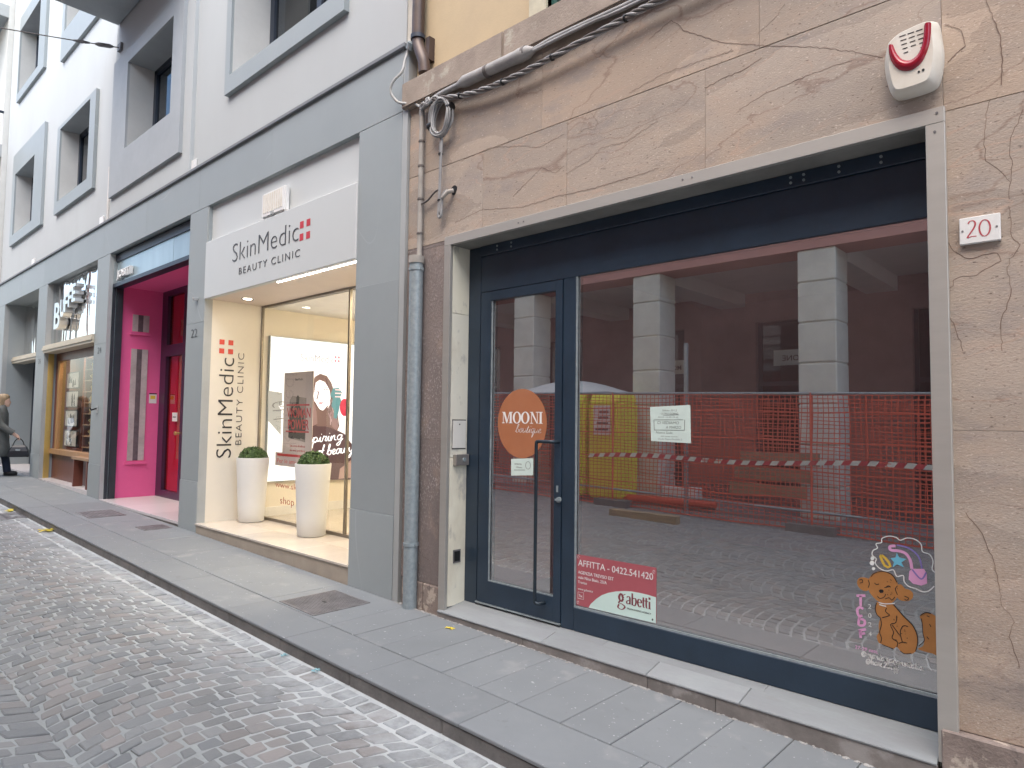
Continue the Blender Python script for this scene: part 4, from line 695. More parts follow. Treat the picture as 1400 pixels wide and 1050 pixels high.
def inside(p, poly):
    c = False
    for (a, b), (d, e) in zip(poly, poly[1:] + poly[:1]):
        if (b > p[1]) != (e > p[1]) and p[0] < (d - a) * (p[1] - b) / (e - b) + a: c = not c
    return c
r3 = random.Random(11)
for nm, col, n_ in (('dark_strands', (.07, .035, .035), 60), ('light_strands', (.42, .30, .29), 34)):
    m = MB()
    for k in range(n_):
        a, b = r3.uniform(1.45, 2.0), r3.uniform(1.35, 2.1); sg_ = 1 if a > 1.7 else -1; pl_ = []
        for q in range(9):
            p_ = (a + sg_ * .02 * q * .5 + .018 * math.sin(b * 9 + q * .7), b - q * .035)
            if inside(p_, POR['hair']) and not inside(p_, POR['face']) and not inside(p_, POR['body']): pl_.append(p_)
            elif pl_: break
        if len(pl_) > 3: m.pen(pl_, r3.uniform(.006, .016), fr, 0, .0032, .0004)
    if m.v: part(nm, m, emit('print_' + nm, col, .45), lb, kind='stuff')
m = MB(); m.fill([(1.66, 1.83), (1.71, 1.86), (1.78, 1.83), (1.80, 1.72), (1.76, 1.66), (1.72, 1.70), (1.70, 1.77)], fr, 0, .0046); part('face_shadow', m, emit('print_face_tone', (.86, .74, .72), .45), lb)
m = MB()
for l in POR_LINE: m.pen(smooth2(l, 3), .02, fr, 0, .005, .001, .008)
part('face_lines', m, emit('print_lines', (.14, .08, .08), 0.33), lb); m = MB(); m.fill(LIPS, fr, 0, .0062); part('lips', m, emit('print_lips', (.62, .28, .30), 0.44), lb)
m = MB()
for k in range(4): m.box(-8.4578, -8.457, 1.93 - .06, 2.02, 1.82 + k * .05, 1.835 + k * .05)
part('roundel_text', m, emit('roundel_ink', (.9, .6, .6), 0.39), lb)
m = MB(); text(m, 'SkinMedic', 1.31, 2.31, .105, fr, .53, off=-.01, lift=.001); text(m, 'BEAUTY CLINIC', 1.36, 2.245, .04, fr, .46, off=-.02, lift=.001); part('poster_lettering', m, emit('poster_grey', (.22, .22, .24), .4), lb)
m = MB(); cross(m, 1.85, 2.33, .085, fr); part('poster_cross', m, emit('poster_red', (.75, .12, .18), 0.50), lb)
m = MB(); text(m, 'eM', .90, 1.72, .36, fr, .24, off=-.02, lift=.0012, rot=-1.45); part('wedge_letters', m, emit('wedge_ink', (.10, .10, .10), 0.33), lb)
m = MB(); script(m, 'piring', 1.52, 1.165, .075, .011, fr, .50, .085, lift=.004); script(m, 'of beauty', 1.60, .975, .075, .011, fr, .60, .085, lift=.004); part('script_text', m, emit('script_white', (1, 1, 1), .55), lb)
# posters hung on the clinic glass
pp = thing('hanging_poster', 'pink paper poster with red WOMAN POWER headline behind the clinic glass', 'poster', (-7.6, .8, .97))
part('sheet', B(-7.95, -7.25, .80, .806, .97, 2.085), Mt('pink_grey_poster_paper', (.56, .49, .47), .7, var=.03).m, pp)
fr = frame((-7.6, .80, 0)); m = MB(); m.fill([(-.20, 1.26), (.20, 1.22), (.20, 1.76), (-.13, 1.79), (-.20, 1.74)], fr); part('photo', m, Mt('print_grey', (.36, .32, .30), .7).m, pp)
m = MB()
for cx_, top, w in ((-.13, 1.70, .085), (.0, 1.80, .12), (.13, 1.62, .08)):
    m.fill([(cx_ - w * .9, 1.27), (cx_ + w * .7, 1.25), (cx_ + w * .75, top - .3), (cx_ + w * .65, top - .17), (cx_ + w * .28, top - .12), (cx_ + w * .3, top - .03), (cx_, top), (cx_ - w * .3, top - .03), (cx_ - w * .28, top - .12), (cx_ - w * .7, top - .17)], fr, 0, .0015)
part('photo_figures', m, M_INK, pp)
m = MB(); text(m, 'WOMAN', -.25, 1.52, .125, fr, .56, off=.015, lift=.003); text(m, 'POWER', -.22, 1.375, .125, fr, .50, off=.015, lift=.003)
for zz in (1.665, 1.335): m.fill([(-.27, zz), (.28, zz), (.28, zz + .02), (-.27, zz + .02)], fr, 0, .003)
text(m, 'Una serata di bellezza', -.16, 1.155, .028, fr, .36); text(m, 'da non perdere', -.16, 1.10, .028, fr, .36)
part('headline', m, M_RED, pp); m = MB(); text(m, 'SkinMedic', -.08, 1.98, .03, fr, .19)
for k in range(4): text(m, 'con le nostre esperte', -.15, 1.04 - k * .03, .012, fr, .33 - .03 * k)
part('small_print', m, M_GREYTXT, pp)
st = thing('poster_strip', 'narrow pink strip with red bar and lettering below the hanging poster', 'notice', (-7.7, .8, .9))
part('strip', B(-8.11, -7.25, .794, .799, .905, 1.075), Mt('pink_grey_strip_paper', (.56, .49, .47), .7).m, st)
fr = frame((0, .794, 0)); m = MB(); m.fill([(-8.06, 1.03), (-7.3, 1.03), (-7.3, 1.06), (-8.06, 1.06)], fr); text(m, 'Per le ami ed i', -8.06, .945, .055, fr, .66); part('strip_lettering', m, M_RED, st)
wt = MB(); fr = frame((0, .768, 0)); text(wt, 'www.skinmedic.it', -8.03, .635, .075, fr, 1.15, off=-.01); text(wt, 'shop online', -7.90, .44, .09, fr, .85, off=-.01)
solo('window_lettering', wt, plain('muted_red_film', (.42, .09, .07), .5), 'muted red web address lettered low on the clinic glass', 'lettering', (-7.5, .768, .45))
# numbers on the grey pilasters
for n_, x_, z_, near in (('22', -8.90, 2.53, 'between the pink lobby and the clinic'), ('24', -12.74, 2.545, 'between the gallery window and the pink lobby'), ('26', -16.66, 2.56, 'between the far entrance and the gallery window')):
    m = MB(); fr = frame((0, -.0015, 0)); text(m, n_, x_, z_, .115, fr, .19, off=-.02, th=.002); solo('house_number', m, M_GREYTXT, 'dark number %s on the grey pilaster %s' % (n_, near), 'house number', (x_, 0, z_))
hk = thing('wall_hook', 'small black hook on the grey pilaster between gallery and pink lobby', 'hook', (-12.6, -.02, 1.6)); part('plate', B(-12.66, -12.58, -.012, 0, 1.55, 1.67), M_GREYLT, hk, bev=.003); part('hook_arm', MB().tube([(-12.62, -.01, 1.63), (-12.62, -.09, 1.60), (-12.62, -.11, 1.64)], .014, 8), M_BLACK, hk)
solo('ceiling_sensor', MB().lathe([(0, 2.99), (.03, 2.995), (.04, 3.03)], -8.75, -.02, 12), M_WHITE, 'tiny white sensor on the grey pilaster beside the clinic', 'sensor', (-8.75, -.02, 3))
# lobby sign
js = thing('lobby_sign', 'small white raised letters on the pale blue panel over the pink lobby', 'sign', (-11.8, .1, 3.7))
m = MB(); fr = frame((0, .1, 0)); text(m, 'JOBITI', -12.12, 3.755, .125, fr, .62, th=.05, off=.01); part('raised_letters', m, M_WHITE, js)
for y0, z0, lab in ((.69, 1.73, 'yellow and white warning sticker on the pink lobby wall'),):
    t = thing('warning_sticker', lab, 'sticker', (-12.32, y0, z0)); part('sheet', B(-12.3275, -12.325, y0, y0 + .12, z0, z0 + .175), M_WHITE, t); part('yellow_symbol', B(-12.3248, -12.3235, y0 + .02, y0 + .1, z0 + .075, z0 + .135), plain('sticker_yellow', (.75, .55, .05), .5), t); part('header', B(-12.3248, -12.3235, y0, y0 + .12, z0 + .155, z0 + .175), M_BLACK, t)
t = thing('door_sticker', 'rounded white sticker on the red lobby door', 'sticker', (-11.75, .89, 1.48)); part('sheet', B(-11.83, -11.62, .894, .898, 1.43, 1.575), M_WHITE, t, bev=.001); m = MB(); text(m, 'tirare', -11.8, 1.49, .035, frame((0, .894, 0)), .14); part('print', m, M_INK, t)
# gallery letters and contents
bz = thing('gallery_sign', 'chrome block letters climbing across the rippled mirror fascia of the gallery', 'sign', (-14.7, .1, 3.3))
fr = frame((0, .145, 0))
bx, bzz = -15.55, 3.20
for ch, hh, ww in (('B', .52, .40), ('U', .34, .26), ('F', .34, .22), ('F', .34, .22), ('E', .34, .22)):
    m = MB(); text(m, ch, bx, bzz, hh, fr, ww, th=.14, off=.02, lift=.02); part('letter', m, M_CHROME, bz); bx += ww + .015; bzz += .07 if ch != 'B' else .2
for i, (z0, tone) in enumerate(((.89, 0), (1.28, 0), (1.66, 0), (2.03, 1))):
    p_ = thing('framed_print', ['small framed print, lowest in the gallery window', 'small framed print, second from the bottom in the gallery window', 'small framed print, third from the bottom in the gallery window', 'small framed print, topmost in the gallery window'][i], 'picture', (-15.3, .31, z0), 'framed prints hanging in the gallery window')
    part('frame', B(-15.72, -14.90, .30, .32, z0, z0 + .33), M_BLACK, p_, bev=.003); part('paper', B(-15.69, -14.93, .295, .299, z0 + .02, z0 + .31), Mt('print_paper', (.60, .60, .54), .7, var=.04).m, p_)
    m = MB(); fr = frame((-15.31, .2945, z0 + .16))
    for k in range(7):
        a, b = R.uniform(-.22, .2), R.uniform(-.09, .06); m.fill([(a - .05, b - .04), (a + .05, b - .05), (a + .03, b + .02), (a + .01, b + R.uniform(.05, .1)), (a - .04, b + .03)], fr)
    part('drawing', m, Mt('drawing_ink', (.13, .15, .15), .7).m, p_)
sh = thing('display_stand', 'tall wooden stand of golden objects in the gallery window', 'display stand', (-14.5, .45, .83)); part('upright', B(-14.75, -14.68, .36, .54, .83, 2.75), M_WOOD, sh)
for k in range(9):
    z = .9 + k * .21; part('shelf', B(-14.68, -14.2, .33, .56, z, z + .015), M_OAK, sh)
    o_ = MB().lathe([(.0, z + .016), (.07, z + .016), (.05, z + .05), (R.uniform(.06, .11), z + .10), (.03, z + .15), (.035, z + .17), (0, z + .17)], -14.44 + R.uniform(-.06, .06), .44, 14)
    solo('golden_vessel', o_, M_GOLD, 'small golden vessel on the %s shelf of the gallery window stand' % ['lowest', 'second lowest', 'third lowest', 'fourth lowest', 'middle', 'fourth highest', 'third highest', 'second highest', 'highest'][k], 'vessel', (-14.44, .44, z), 'golden vessels on the gallery stand')
solo('gallery_lamp', B(-15.6, -13.6, .5, .7, 2.765, 2.795), emit('gallery_warm', (1, .75, .42), 9), 'long warm lamp at the top of the gallery window', 'light', (-14.6, .6, 2.78))
bn = thing('wooden_bench', 'small wooden bench with pale top on the gallery step', 'bench', (-13.7, .1, .235)); part('top', B(-14.1, -13.1, .03, .2, .72, .77), M_OAK, bn, bev=.004); part('side_board', B(-14.02, -13.96, .04, .19, .235, .72), M_WOOD, bn); part('side_board', B(-13.25, -13.19, .04, .19, .235, .72), M_WOOD, bn)

# ------------------------------------------------------------------ planters
pl = thing('planter', 'tall white tapered planter with clipped box, nearer the clinic window', 'planter', (-6.80, .56, .2))
PX, PY = -6.80, .56
part('pot', MB().lathe([(0, .203), (.145, .203), (.155, .212), (.165, .4), (.183, .75), (.2, 1.0), (.199, 1.006), (.192, 1.006), (.188, .96), (.0, .955)], PX, PY, 40), M_POT, pl)
part('soil', MB().lathe([(0, .965), (.187, .962)], PX, PY, 24), M_SOIL, pl)
lv = MB()
for k in range(1700):
    th, ph = R.uniform(0, 2 * math.pi), math.acos(R.uniform(0.02, 1)); rr_ = 1 + .05 * math.sin(5 * th + 2 * ph) - abs(R.gauss(0, .10))
    p = V((PX + .180 * rr_ * math.sin(ph) * math.cos(th), PY + .178 * rr_ * math.sin(ph) * math.sin(th), .975 + .165 * rr_ * math.cos(ph)))
    nn = V((math.sin(ph) * math.cos(th), math.sin(ph) * math.sin(th), math.cos(ph))) + V((R.gauss(0, .5), R.gauss(0, .5), R.gauss(0, .5))); nn.normalize()
    u = nn.orthogonal().normalized(); w = nn.cross(u); a = R.uniform(0, 6.28); u, w = u * math.cos(a) + w * math.sin(a), w * math.cos(a) - u * math.sin(a)
    l, b = R.uniform(.013, .021), R.uniform(.007, .011); lv.add([p - u * l, p + w * b + nn * .002, p + u * l, p - w * b + nn * .002], [(0, 1, 2, 3)])
lv.lathe([(.15, .97), (.13, 1.03), (.08, 1.08), (0, 1.09)], PX, PY, 20)
part('box_foliage', lv, M_LEAF, pl)
p2 = pl.copy(); C.objects.link(p2); p2.location = (-8.24, .56, .2); p2.rotation_euler = (0, 0, 1.3); p2['label'] = 'tall white tapered planter with clipped box, beside the lettered entrance wall'
for ch in list(pl.children):
    c_ = ch.copy(); C.objects.link(c_); c_.parent = p2
for o_ in (pl, p2): o_['group'] = 'white planters at the clinic entrance'

# ------------------------------------------------------------------ things on the brown wall
si = thing('alarm_siren', 'white alarm siren with a red U-shaped lens above the shop opening', 'alarm', (-.7, -.04, 3.2))
def rr(w, h, r, y, cx=-.706, cz=3.205, n=6, taper=0, sk=0):
    o = []
    for sx, sz, a0 in ((1, -1, -90), (1, 1, 0), (-1, 1, 90), (-1, -1, 180)):
        for k in range(n + 1):
            a = math.radians(a0 + 90 * k / n); hw = w * (1 + (taper if sz < 0 else 0)); o.append((cx + sx * (hw - r) + r * math.cos(a), y, cz + sz * (h - r) + r * math.sin(a)))
    return o
def loft(rings, mi=0, smooth=True):
    m = MB(); n = len(rings[0]); m.add([p for r_ in rings for p in r_], [(i * n + k, i * n + (k + 1) % n, (i + 1) * n + (k + 1) % n, (i + 1) * n + k) for i in range(len(rings) - 1) for k in range(n)], mi, smooth); m.add(rings[-1], [range(n)], mi); return m
def barrel(k, y, dz=0):
    P = [(-.10, .118), (-.06, .140), (0, .150), (.06, .156), (.094, .150), (.108, .128), (.116, .06), (.120, .0), (.113, -.07), (.100, -.118), (.082, -.142), (.04, -.150), (-.03, -.152), (-.075, -.146), (-.094, -.118), (-.108, -.06), (-.116, .0), (-.114, .06)]
    return [(-.706 + a * k[0], y, 3.207 + dz + b * k[1]) for a, b in smooth2(P + P[:1], 3)[:-1]][::-1]
part('case', loft([barrel((.97, .98), .03), barrel((1.0, 1.0), .0), barrel((1, 1), -.028), barrel((.94, .97), -.05), barrel((.80, .93), -.072), barrel((.76, .90), -.078)]), M_SIREN, si)
m = MB(); fr = frame((-.706, -.0775, 3.207))
Uo = smooth2([(-.088, .082), (-.086, .045), (-.074, .0), (-.045, -.045), (0, -.064), (.042, -.046), (.068, .0), (.082, .055), (.086, .128)], 4); Ui = smooth2([(.058, .128), (.054, .08), (.046, .035), (.028, .0), (0, -.014), (-.03, .0), (-.05, .03), (-.062, .06), (-.068, .084)], 4)
n = len(Uo); Ui = Ui[::-1]; vs = []
for k in range(n):
    (a, b), (c, d) = Uo[k], Ui[k]
    for t_, h_ in ((0, 0), (.2, .013), (.5, .018), (.8, .013), (1, 0)): vs.append(fr[0] + fr[1] * (a + (c - a) * t_) + fr[2] * (b + (d - b) * t_) + fr[3] * h_)
m.add(vs, [(5 * k + q, 5 * k + q + 1, 5 * k + q + 6, 5 * k + q + 5) for k in range(n - 1) for q in range(4)], 0, True); m.add([vs[q] for q in range(5)], [range(5)]); m.add([vs[5 * (n - 1) + q] for q in range(5)], [range(5)])
part('red_lens', m, M_SIRENRED, si)
m = MB()
for r_ in range(5):
    for c_ in range(3):
        x_ = -.748 + c_ * .034 + r_ * .004; z_ = 3.317 - r_ * .021; w_ = .026 if not (r_ == 4 and c_ == 1) else .008; m.box(x_, x_ + w_ - r_ * .002, -.0795, -.0775, z_, z_ + .004)
for k in range(5): m.box(-.613, -.6, -.05, -.03, 3.15 + k * .03, 3.154 + k * .03)
part('sound_slots', m, M_BLACK, si, kind='stuff')
m = MB(); m.tube([(-.672, -.081, 3.125), (-.672, -.077, 3.125)], .005, 8); m.tube([(-.655, -.081, 3.128), (-.655, -.077, 3.128)], .006, 8); part('screw_holes', m, M_BLACK, si)
pt = thing('number_plate', 'white marble plate with red number 20 beside the shop opening', 'house number', (-.47, .02, 2.32))
part('plate', B(-.545, -.397, .005, .028, 2.323, 2.44), M_PLATE, pt, bev=.002); m = MB(); fr = frame((0, .0048, 0))
m.pen(smooth2([(-.512, 2.412), (-.505, 2.422), (-.493, 2.422), (-.486, 2.41), (-.490, 2.392), (-.505, 2.368), (-.516, 2.35), (-.500, 2.353), (-.482, 2.352)], 4), .0065, fr, 0, 0, .0008, .003)
m.pen([(-.452 + .0195 * math.cos(a), 2.383 + .036 * math.sin(a)) for a in [i * 2 * math.pi / 24 for i in range(25)]], .0065, fr, 0, 0, .0008, .003); part('digits', m, plain('faded_red_paint', (.42, .06, .08), .6), pt)
m = MB()
for xx in (-.533, -.409): m.tube([(xx, .003, 2.382), (xx, .006, 2.382)], .0042, 10)
part('screws', m, M_IRON, pt)
gp = thing('galvanised_pipe', 'upright galvanised pipe between the grey pilaster and the boutique doorway', 'pipe', (-4.305, -.03, 0))
part('pipe', MB().tube([(-4.305, -.03, zp(-4.3) - .02), (-4.305, -.03, 2.80)], .056, 18), M_GALV, gp); part('collar', MB().tube([(-4.305, -.03, 2.80), (-4.305, -.03, 2.86)], .064, 18), M_CONDUIT, gp)
for z in (.5, 2.74): part('clamp', MB().tube([(-4.305, -.03, z), (-4.305, -.03, z + .025)], .062, 18).tube([(-4.25, -.03, z + .012), (-4.235, -.03, z + .012)], .012, 8), M_GALV, gp)
cd = thing('wall_conduit', 'thin grey conduit rising from the galvanised pipe to the cables', 'conduit', (-4.3, 0, 2.86))
part('conduit', MB().tube([(-4.302, -.005, 2.861), (-4.302, -.005, 4.06)], .021, 10), M_CONDUIT, cd)
for z in (3.05, 3.34, 3.62, 3.83): part('clip', MB().tube([(-4.302, -.005, z), (-4.302, -.005, z + .014)], .027, 10), M_CABLEDK, cd)
part('side_branch', MB().tube(smooth2([(-4.28, -.01, 3.30), (-4.2, -.01, 3.315), (-4.12, -.012, 3.36), (-4.06, -.015, 3.37)]), .008, 6), M_CABLEDK, cd)
cb = thing('feeder_cable', 'thick grey cable with a taped sleeve under the string course', 'cable', (-3.4, 0, 4.156))
part('cable', MB().tube(smooth2([(-4.302, -.005, 4.055), (-4.29, -.015, 4.11), (-4.22, -.02, 4.126), (-4.05, -.025, 4.151), (-3.82, -.025, 4.156)]), .022, 10).tube(smooth2([(-3.06, -.03, 4.141), (-2.9, -.03, 4.156), (-2.7, -.02, 4.163), (-2.2, -.015, 4.156), (-1.6, -.01, 4.163), (-.8, -.01, 4.158), (.6, -.01, 4.161), (2.3, -.01, 4.156)]), .016, 8).tube(smooth2([(-3.06, -.035, 4.131), (-2.85, -.035, 4.136), (-2.5, -.02, 4.146), (-1.9, -.02, 4.131), (2.3, -.02, 4.136)]), .012, 8), M_CABLE, cb)
part('sleeve', MB().tube([(-3.83, -.028, 4.156), (-3.78, -.028, 4.156), (-3.76, -.028, 4.156), (-3.6, -.03, 4.154), (-3.3, -.032, 4.149), (-3.2, -.032, 4.146), (-3.17, -.032, 4.146), (-3.1, -.032, 4.144), (-3.04, -.032, 4.140)], [.024, .04, .046, .043, .044, .046, .05, .046, .02], 14), Mt('dusty_tape_sleeve', (.36, .35, .34), .6, var=.15, scale=9, bump=.2).m, cb)
for xx in (-3.52, -3.14): part('sleeve_band', MB().tube([(xx, -.031, 4.148), (xx + .03, -.031, 4.148)], .049, 14), M_CABLEDK, cb)
tw = thing('twisted_cables', 'bundle of twisted dark cables strung along the brown wall', 'cable', (-3.2, 0, 4.08)); base = smooth2([(-4.28, -.03, 4.13), (-4.1, -.04, 4.115), (-3.67, -.045, 4.025), (-3.28, -.045, 4.00), (-2.87, -.045, 4.015), (-2.33, -.045, 4.045), (-2.0, -.045, 4.06), (-1.3, -.045, 4.06), (-.4, -.045, 4.03), (.8, -.045, 4.06), (2.3, -.045, 4.03)], 14)
for k in range(4): part('strand', MB().tube([(p[0], p[1] + .014 * math.cos(i * .55 + k * 1.57), p[2] + .014 * math.sin(i * .55 + k * 1.57)) for i, p in enumerate(base)], .0095, 6), M_CABLEDK if k % 2 else M_CABLE, tw)
for i in range(8, len(base), 16): part('cable_tie', MB().tube([base[i], V(base[i]) + V((.014, 0, 0))], .027, 8), M_BLACK, tw)
part('knot', MB().tube(smooth2([(-4.27, -.04, 4.09), (-4.2, -.06, 4.10), (-4.16, -.05, 4.14), (-4.2, -.045, 4.15), (-4.17, -.06, 4.09), (-4.1, -.055, 4.13), (-4.06, -.05, 4.12), (-4.1, -.05, 4.126)]), .012, 6), M_CABLE, tw)
cl = thing('cable_coil', 'hanging coil of grey cable with a trailing loop on the brown wall', 'cable', (-4.035, -.02, 3.95))
for k in range(13):
    a0, b0 = .112 + R.uniform(-.020, .020), .140 + R.uniform(-.018, .018); ox, oz = R.uniform(-.012, .012), R.uniform(-.014, .01)
    part('cable_turn', MB().tube([(-4.035 + ox + a0 * math.cos(t), -.010 - .0038 * k + .006 * math.sin(3 * t + k), 3.95 + oz + b0 * math.sin(t)) for t in [i * 2 * math.pi / 36 for i in range(37)]], .0085, 6, cap=False), M_CABLE, cl)
part('tail', MB().tube(smooth2([(-4.04, -.02, 3.81), (-4.04, -.02, 3.62), (-4.045, -.02, 3.4), (-4.05, -.02, 3.22), (-4.055, -.02, 3.16), (-4.04, -.02, 3.135), (-4.02, -.02, 3.16), (-4.015, -.02, 3.25), (-3.99, -.03, 3.31), (-3.945, -.02, 3.335)]), .011, 8).tube(smooth2([(-4.025, -.02, 3.81), (-4.028, -.025, 3.6), (-4.035, -.025, 3.3), (-4.035, -.022, 3.17), (-4.03, -.022, 3.2), (-4.0, -.03, 3.30), (-3.95, -.02, 3.34)]), .009, 8), M_CABLE, cl)
for z in (3.65, 3.27): part('cable_tie', MB().tube([(-4.04, -.02, z), (-4.04, -.02, z + .012)], .02, 8), M_BLACK, cl)
for a in (.4, 3.4): part('cable_tie', MB().tube([(-4.035 + .125 * math.cos(a) - .02, -.03, 3.95 + .14 * math.sin(a)), (-4.035 + .125 * math.cos(a) + .02, -.03, 3.95 + .14 * math.sin(a))], .034, 8), M_BLACK, cl)
part('cable_sleeve', MB().tube([(-4.0, -.03, 3.285), (-3.95, -.02, 3.325), (-3.925, .02, 3.34)], [.014, .018, .018], 10), M_CONDUIT, cl)
solo('wall_hole', MB().slab([(-3.925 + .035 * math.cos(a) * (1 + .2 * math.sin(3 * a)), .0285, 3.345 + .04 * math.sin(a)) for a in [i * .5236 for i in range(12)]], (0, -.001, 0)), M_BLACK, 'ragged dark hole in the brown wall where the cable enters', 'hole', (-3.925, .028, 3.345))
wc = MB().tube(smooth2([(-4.48, .02, 4.80), (-4.50, .0, 4.72), (-4.52, -.03, 4.6), (-4.53, -.05, 4.5), (-4.60, -.09, 4.42), (-4.63, -.09, 4.34), (-4.58, -.06, 4.25), (-4.5, -.03, 4.215), (-4.4, -.01, 4.19), (-4.31, -.02, 4.13)]), .012, 8)
solo('pale_cable', wc, Mt('pale_cable_grey', (.5, .5, .48), .55).m, 'pale cable looping round the end of the string course', 'cable', (-4.5, -.03, 4.4))
dp = thing('rain_downpipe', 'brown rain downpipe with an offset bend on the yellow wall', 'downpipe', (-4.41, .03, 4.43))
part('pipe', MB().tube([(-4.41, .02, 9), (-4.41, .02, 4.80)], .055, 14).tube(smooth2([(-4.41, .02, 4.78), (-4.405, .02, 4.72), (-4.36, .02, 4.62), (-4.325, .02, 4.54), (-4.315, .02, 4.437)]), .052, 14), M_BRONZE, dp); [part('collar', MB().tube([(-4.41, .02, z), (-4.41, .02, z + .035)], .064, 14), M_WINDARK, dp) for z in (4.765, 5.25)]; part('bracket', MB().box(-4.32, -4.27, .03, .09, 4.55, 4.75), M_BRONZE, dp); part('shoulder', MB().tube([(-4.49, .0, 4.7), (-4.45, -.01, 4.74)], .04, 10), M_GALV, dp)
# on the marble reveal
ic = thing('intercom_cover', 'flat white metal cover on the marble jamb of the boutique door', 'cover plate', (-3.92, .12, 1.29)); part('plate', B(-3.9245, -3.917, .056, .192, 1.295, 1.512), Mt('white_enamel_cover', (.74, .73, .68), .4, var=.03).m, ic, bev=.001); part('surround', B(-3.9249, -3.9235, .050, .198, 1.287, 1.52), M_GREYTXT, ic); part('lock_hole', MB().tube([(-3.9175, .124, 1.482), (-3.9155, .124, 1.482)], .006, 10), M_BLACK, ic)
db = thing('doorbell_box', 'small steel doorbell box with a round button on the marble jamb', 'doorbell', (-3.92, .14, 1.16)); part('box', B(-3.924, -3.885, .066, .205, 1.16, 1.247), Mt('stainless_box', (.36, .34, .32), .3, .6, var=.08).m, db, bev=.003); part('button', MB().tube([(-3.886, .15, 1.205), (-3.878, .15, 1.205)], .016, 14), M_GALV, db)
sk = thing('socket_box', 'small black recessed socket low on the marble jamb', 'socket', (-3.92, .12, .4)); part('frame', B(-3.9245, -3.918, .082, .160, .40, .502), M_IRON, sk, bev=.001); part('recess', B(-3.9178, -3.9165, .092, .150, .412, .49), M_BLACK, sk)

# ------------------------------------------------------------------ stickers and notices on the boutique glass
YG = YF + .0215                                         # shop pane's outer face
YD = YF + .0175                                         # door pane's outer face
ms = thing('round_sticker', 'translucent orange disc sticker with white serif lettering on the glass door', 'sticker', (-3.35, YD, 1.24))
fr = frame((-3.35, YD, 1.497)); m = MB(); m.fill([(.245 * math.cos(a), .258 * math.sin(a)) for a in [i * math.pi / 32 for i in range(64)]], fr, 0, .0004, .0006)
_o = bpy.data.materials.new('orange_film'); _o.use_nodes = True; t = _o.node_tree; t.nodes.clear(); oo = nd(t, 'OutputMaterial'); mx = nd(t, 'MixShader'); df = nd(t, 'BsdfPrincipled'); tr = nd(t, 'BsdfTransparent'); df.inputs['Base Color'].default_value = (.54, .24, .125, 1); df.inputs['Roughness'].default_value = .08; df.inputs['Specular IOR Level'].default_value = .9
tn = nd(t, 'TexNoise'); tn.inputs['Scale'].default_value = 5; tr.inputs[0].default_value = (1, .6, .42, 1); tm_ = nd(t, 'MapRange'); tm_.inputs[3].default_value = .60; tm_.inputs[4].default_value = .74; t.links.new(tn.outputs[0], tm_.inputs[0]); t.links.new(tm_.outputs[0], mx.inputs[0]); t.links.new(tr.outputs[0], mx.inputs[1]); t.links.new(df.outputs[0], mx.inputs[2]); t.links.new(mx.outputs[0], oo.inputs[0])
part('disc', m, _o, ms)
m = MB(); H = .086; z0 = .0; X = -.20
def stem(x, w, za=0, zb=H): m.fill([(x, za), (x + w, za), (x + w, zb), (x, zb)], fr, 0, .0012)
def serif(x0, x1, zz): m.fill([(x0, zz), (x1, zz), (x1, zz + .005), (x0, zz + .005)], fr, 0, .0013)
def ring_(cx, w): 
    n = 28; o = [(cx + w / 2 * math.cos(2 * math.pi * k / n), H / 2 + (H / 2 + .002) * math.sin(2 * math.pi * k / n)) for k in range(n)]; i_ = [(cx + (w / 2 - .019) * math.cos(2 * math.pi * k / n), H / 2 + (H / 2 - .004) * math.sin(2 * math.pi * k / n)) for k in range(n)]
    for k in range(n): q = (k + 1) % n; m.fill([o[k], o[q], i_[q], i_[k]], fr, 0, .0012)
stem(X + .010, .005); stem(X + .080, .019); m.fill([(X + .010, H), (X + .030, H), (X + .058, .012), (X + .05, 0), (X + .045, 0)], fr, 0, .0012); m.fill([(X + .083, H), (X + .076, H), (X + .045, 0), (X + .052, 0)], fr, 0, .00125); serif(X, X + .026, 0); serif(X + .07, X + .108, 0); serif(X, X + .03, H - .005); serif(X + .075, X + .108, H - .005)
ring_(X + .153, .084); ring_(X + .236, .084)
stem(X + .296, .005); stem(X + .352, .005); m.fill([(X + .288, H), (X + .310, H), (X + .357, 0), (X + .350, 0)], fr, 0, .0012); serif(X + .284, X + .314, 0); serif(X + .34, X + .37, H - .005); serif(X + .284, X + .306, H - .005)
stem(X + .378, .018); serif(X + .368, X + .405, 0); serif(X + .368, X + .405, H - .005)
script(m, 'boutique', -.06, -.068, .032, .0035, fr, .25, 0, 0, .3, .0014, .0012); part('lettering', m, M_WHITE, ms)
nt = thing('door_notice', 'small white card notice below the orange disc on the glass door', 'notice', (-3.34, YD, 1.1)); fr = frame((-3.34, YD, 1.17)); m = MB(); m.fill([(-.109, -.066), (.109, -.05), (.109, .075), (-.111, .058)], fr, 0, .0004); part('card', m, M_PAPER, nt)
m = MB(); text(m, 'orario', -.075, .018, .016, fr, .07); text(m, 'chiuso', -.06, -.004, .012, fr, .06); m.fill([(-.08, -.024), (.03, -.018), (.03, -.015), (-.08, -.021)], fr, 0, .0015); m.pen([(.06 + .024 * math.cos(a), .02 + .028 * math.sin(a)) for a in [i * .35 for i in range(19)]], .002, fr, 0, .0015); part('print', m, M_INK, nt)
pn = thing('paper_notice', 'handwritten pale paper notice taped to the large shop pane', 'notice', (-2.11, YG, 1.4)); fr = frame((-2.112, YG, 1.51)); m = MB(); m.fill([(-.143, .105), (.136, .117), (.140, -.116), (-.136, -.110)], fr, 0, .0004); part('sheet', m, M_PAPER, pn)
m = MB()
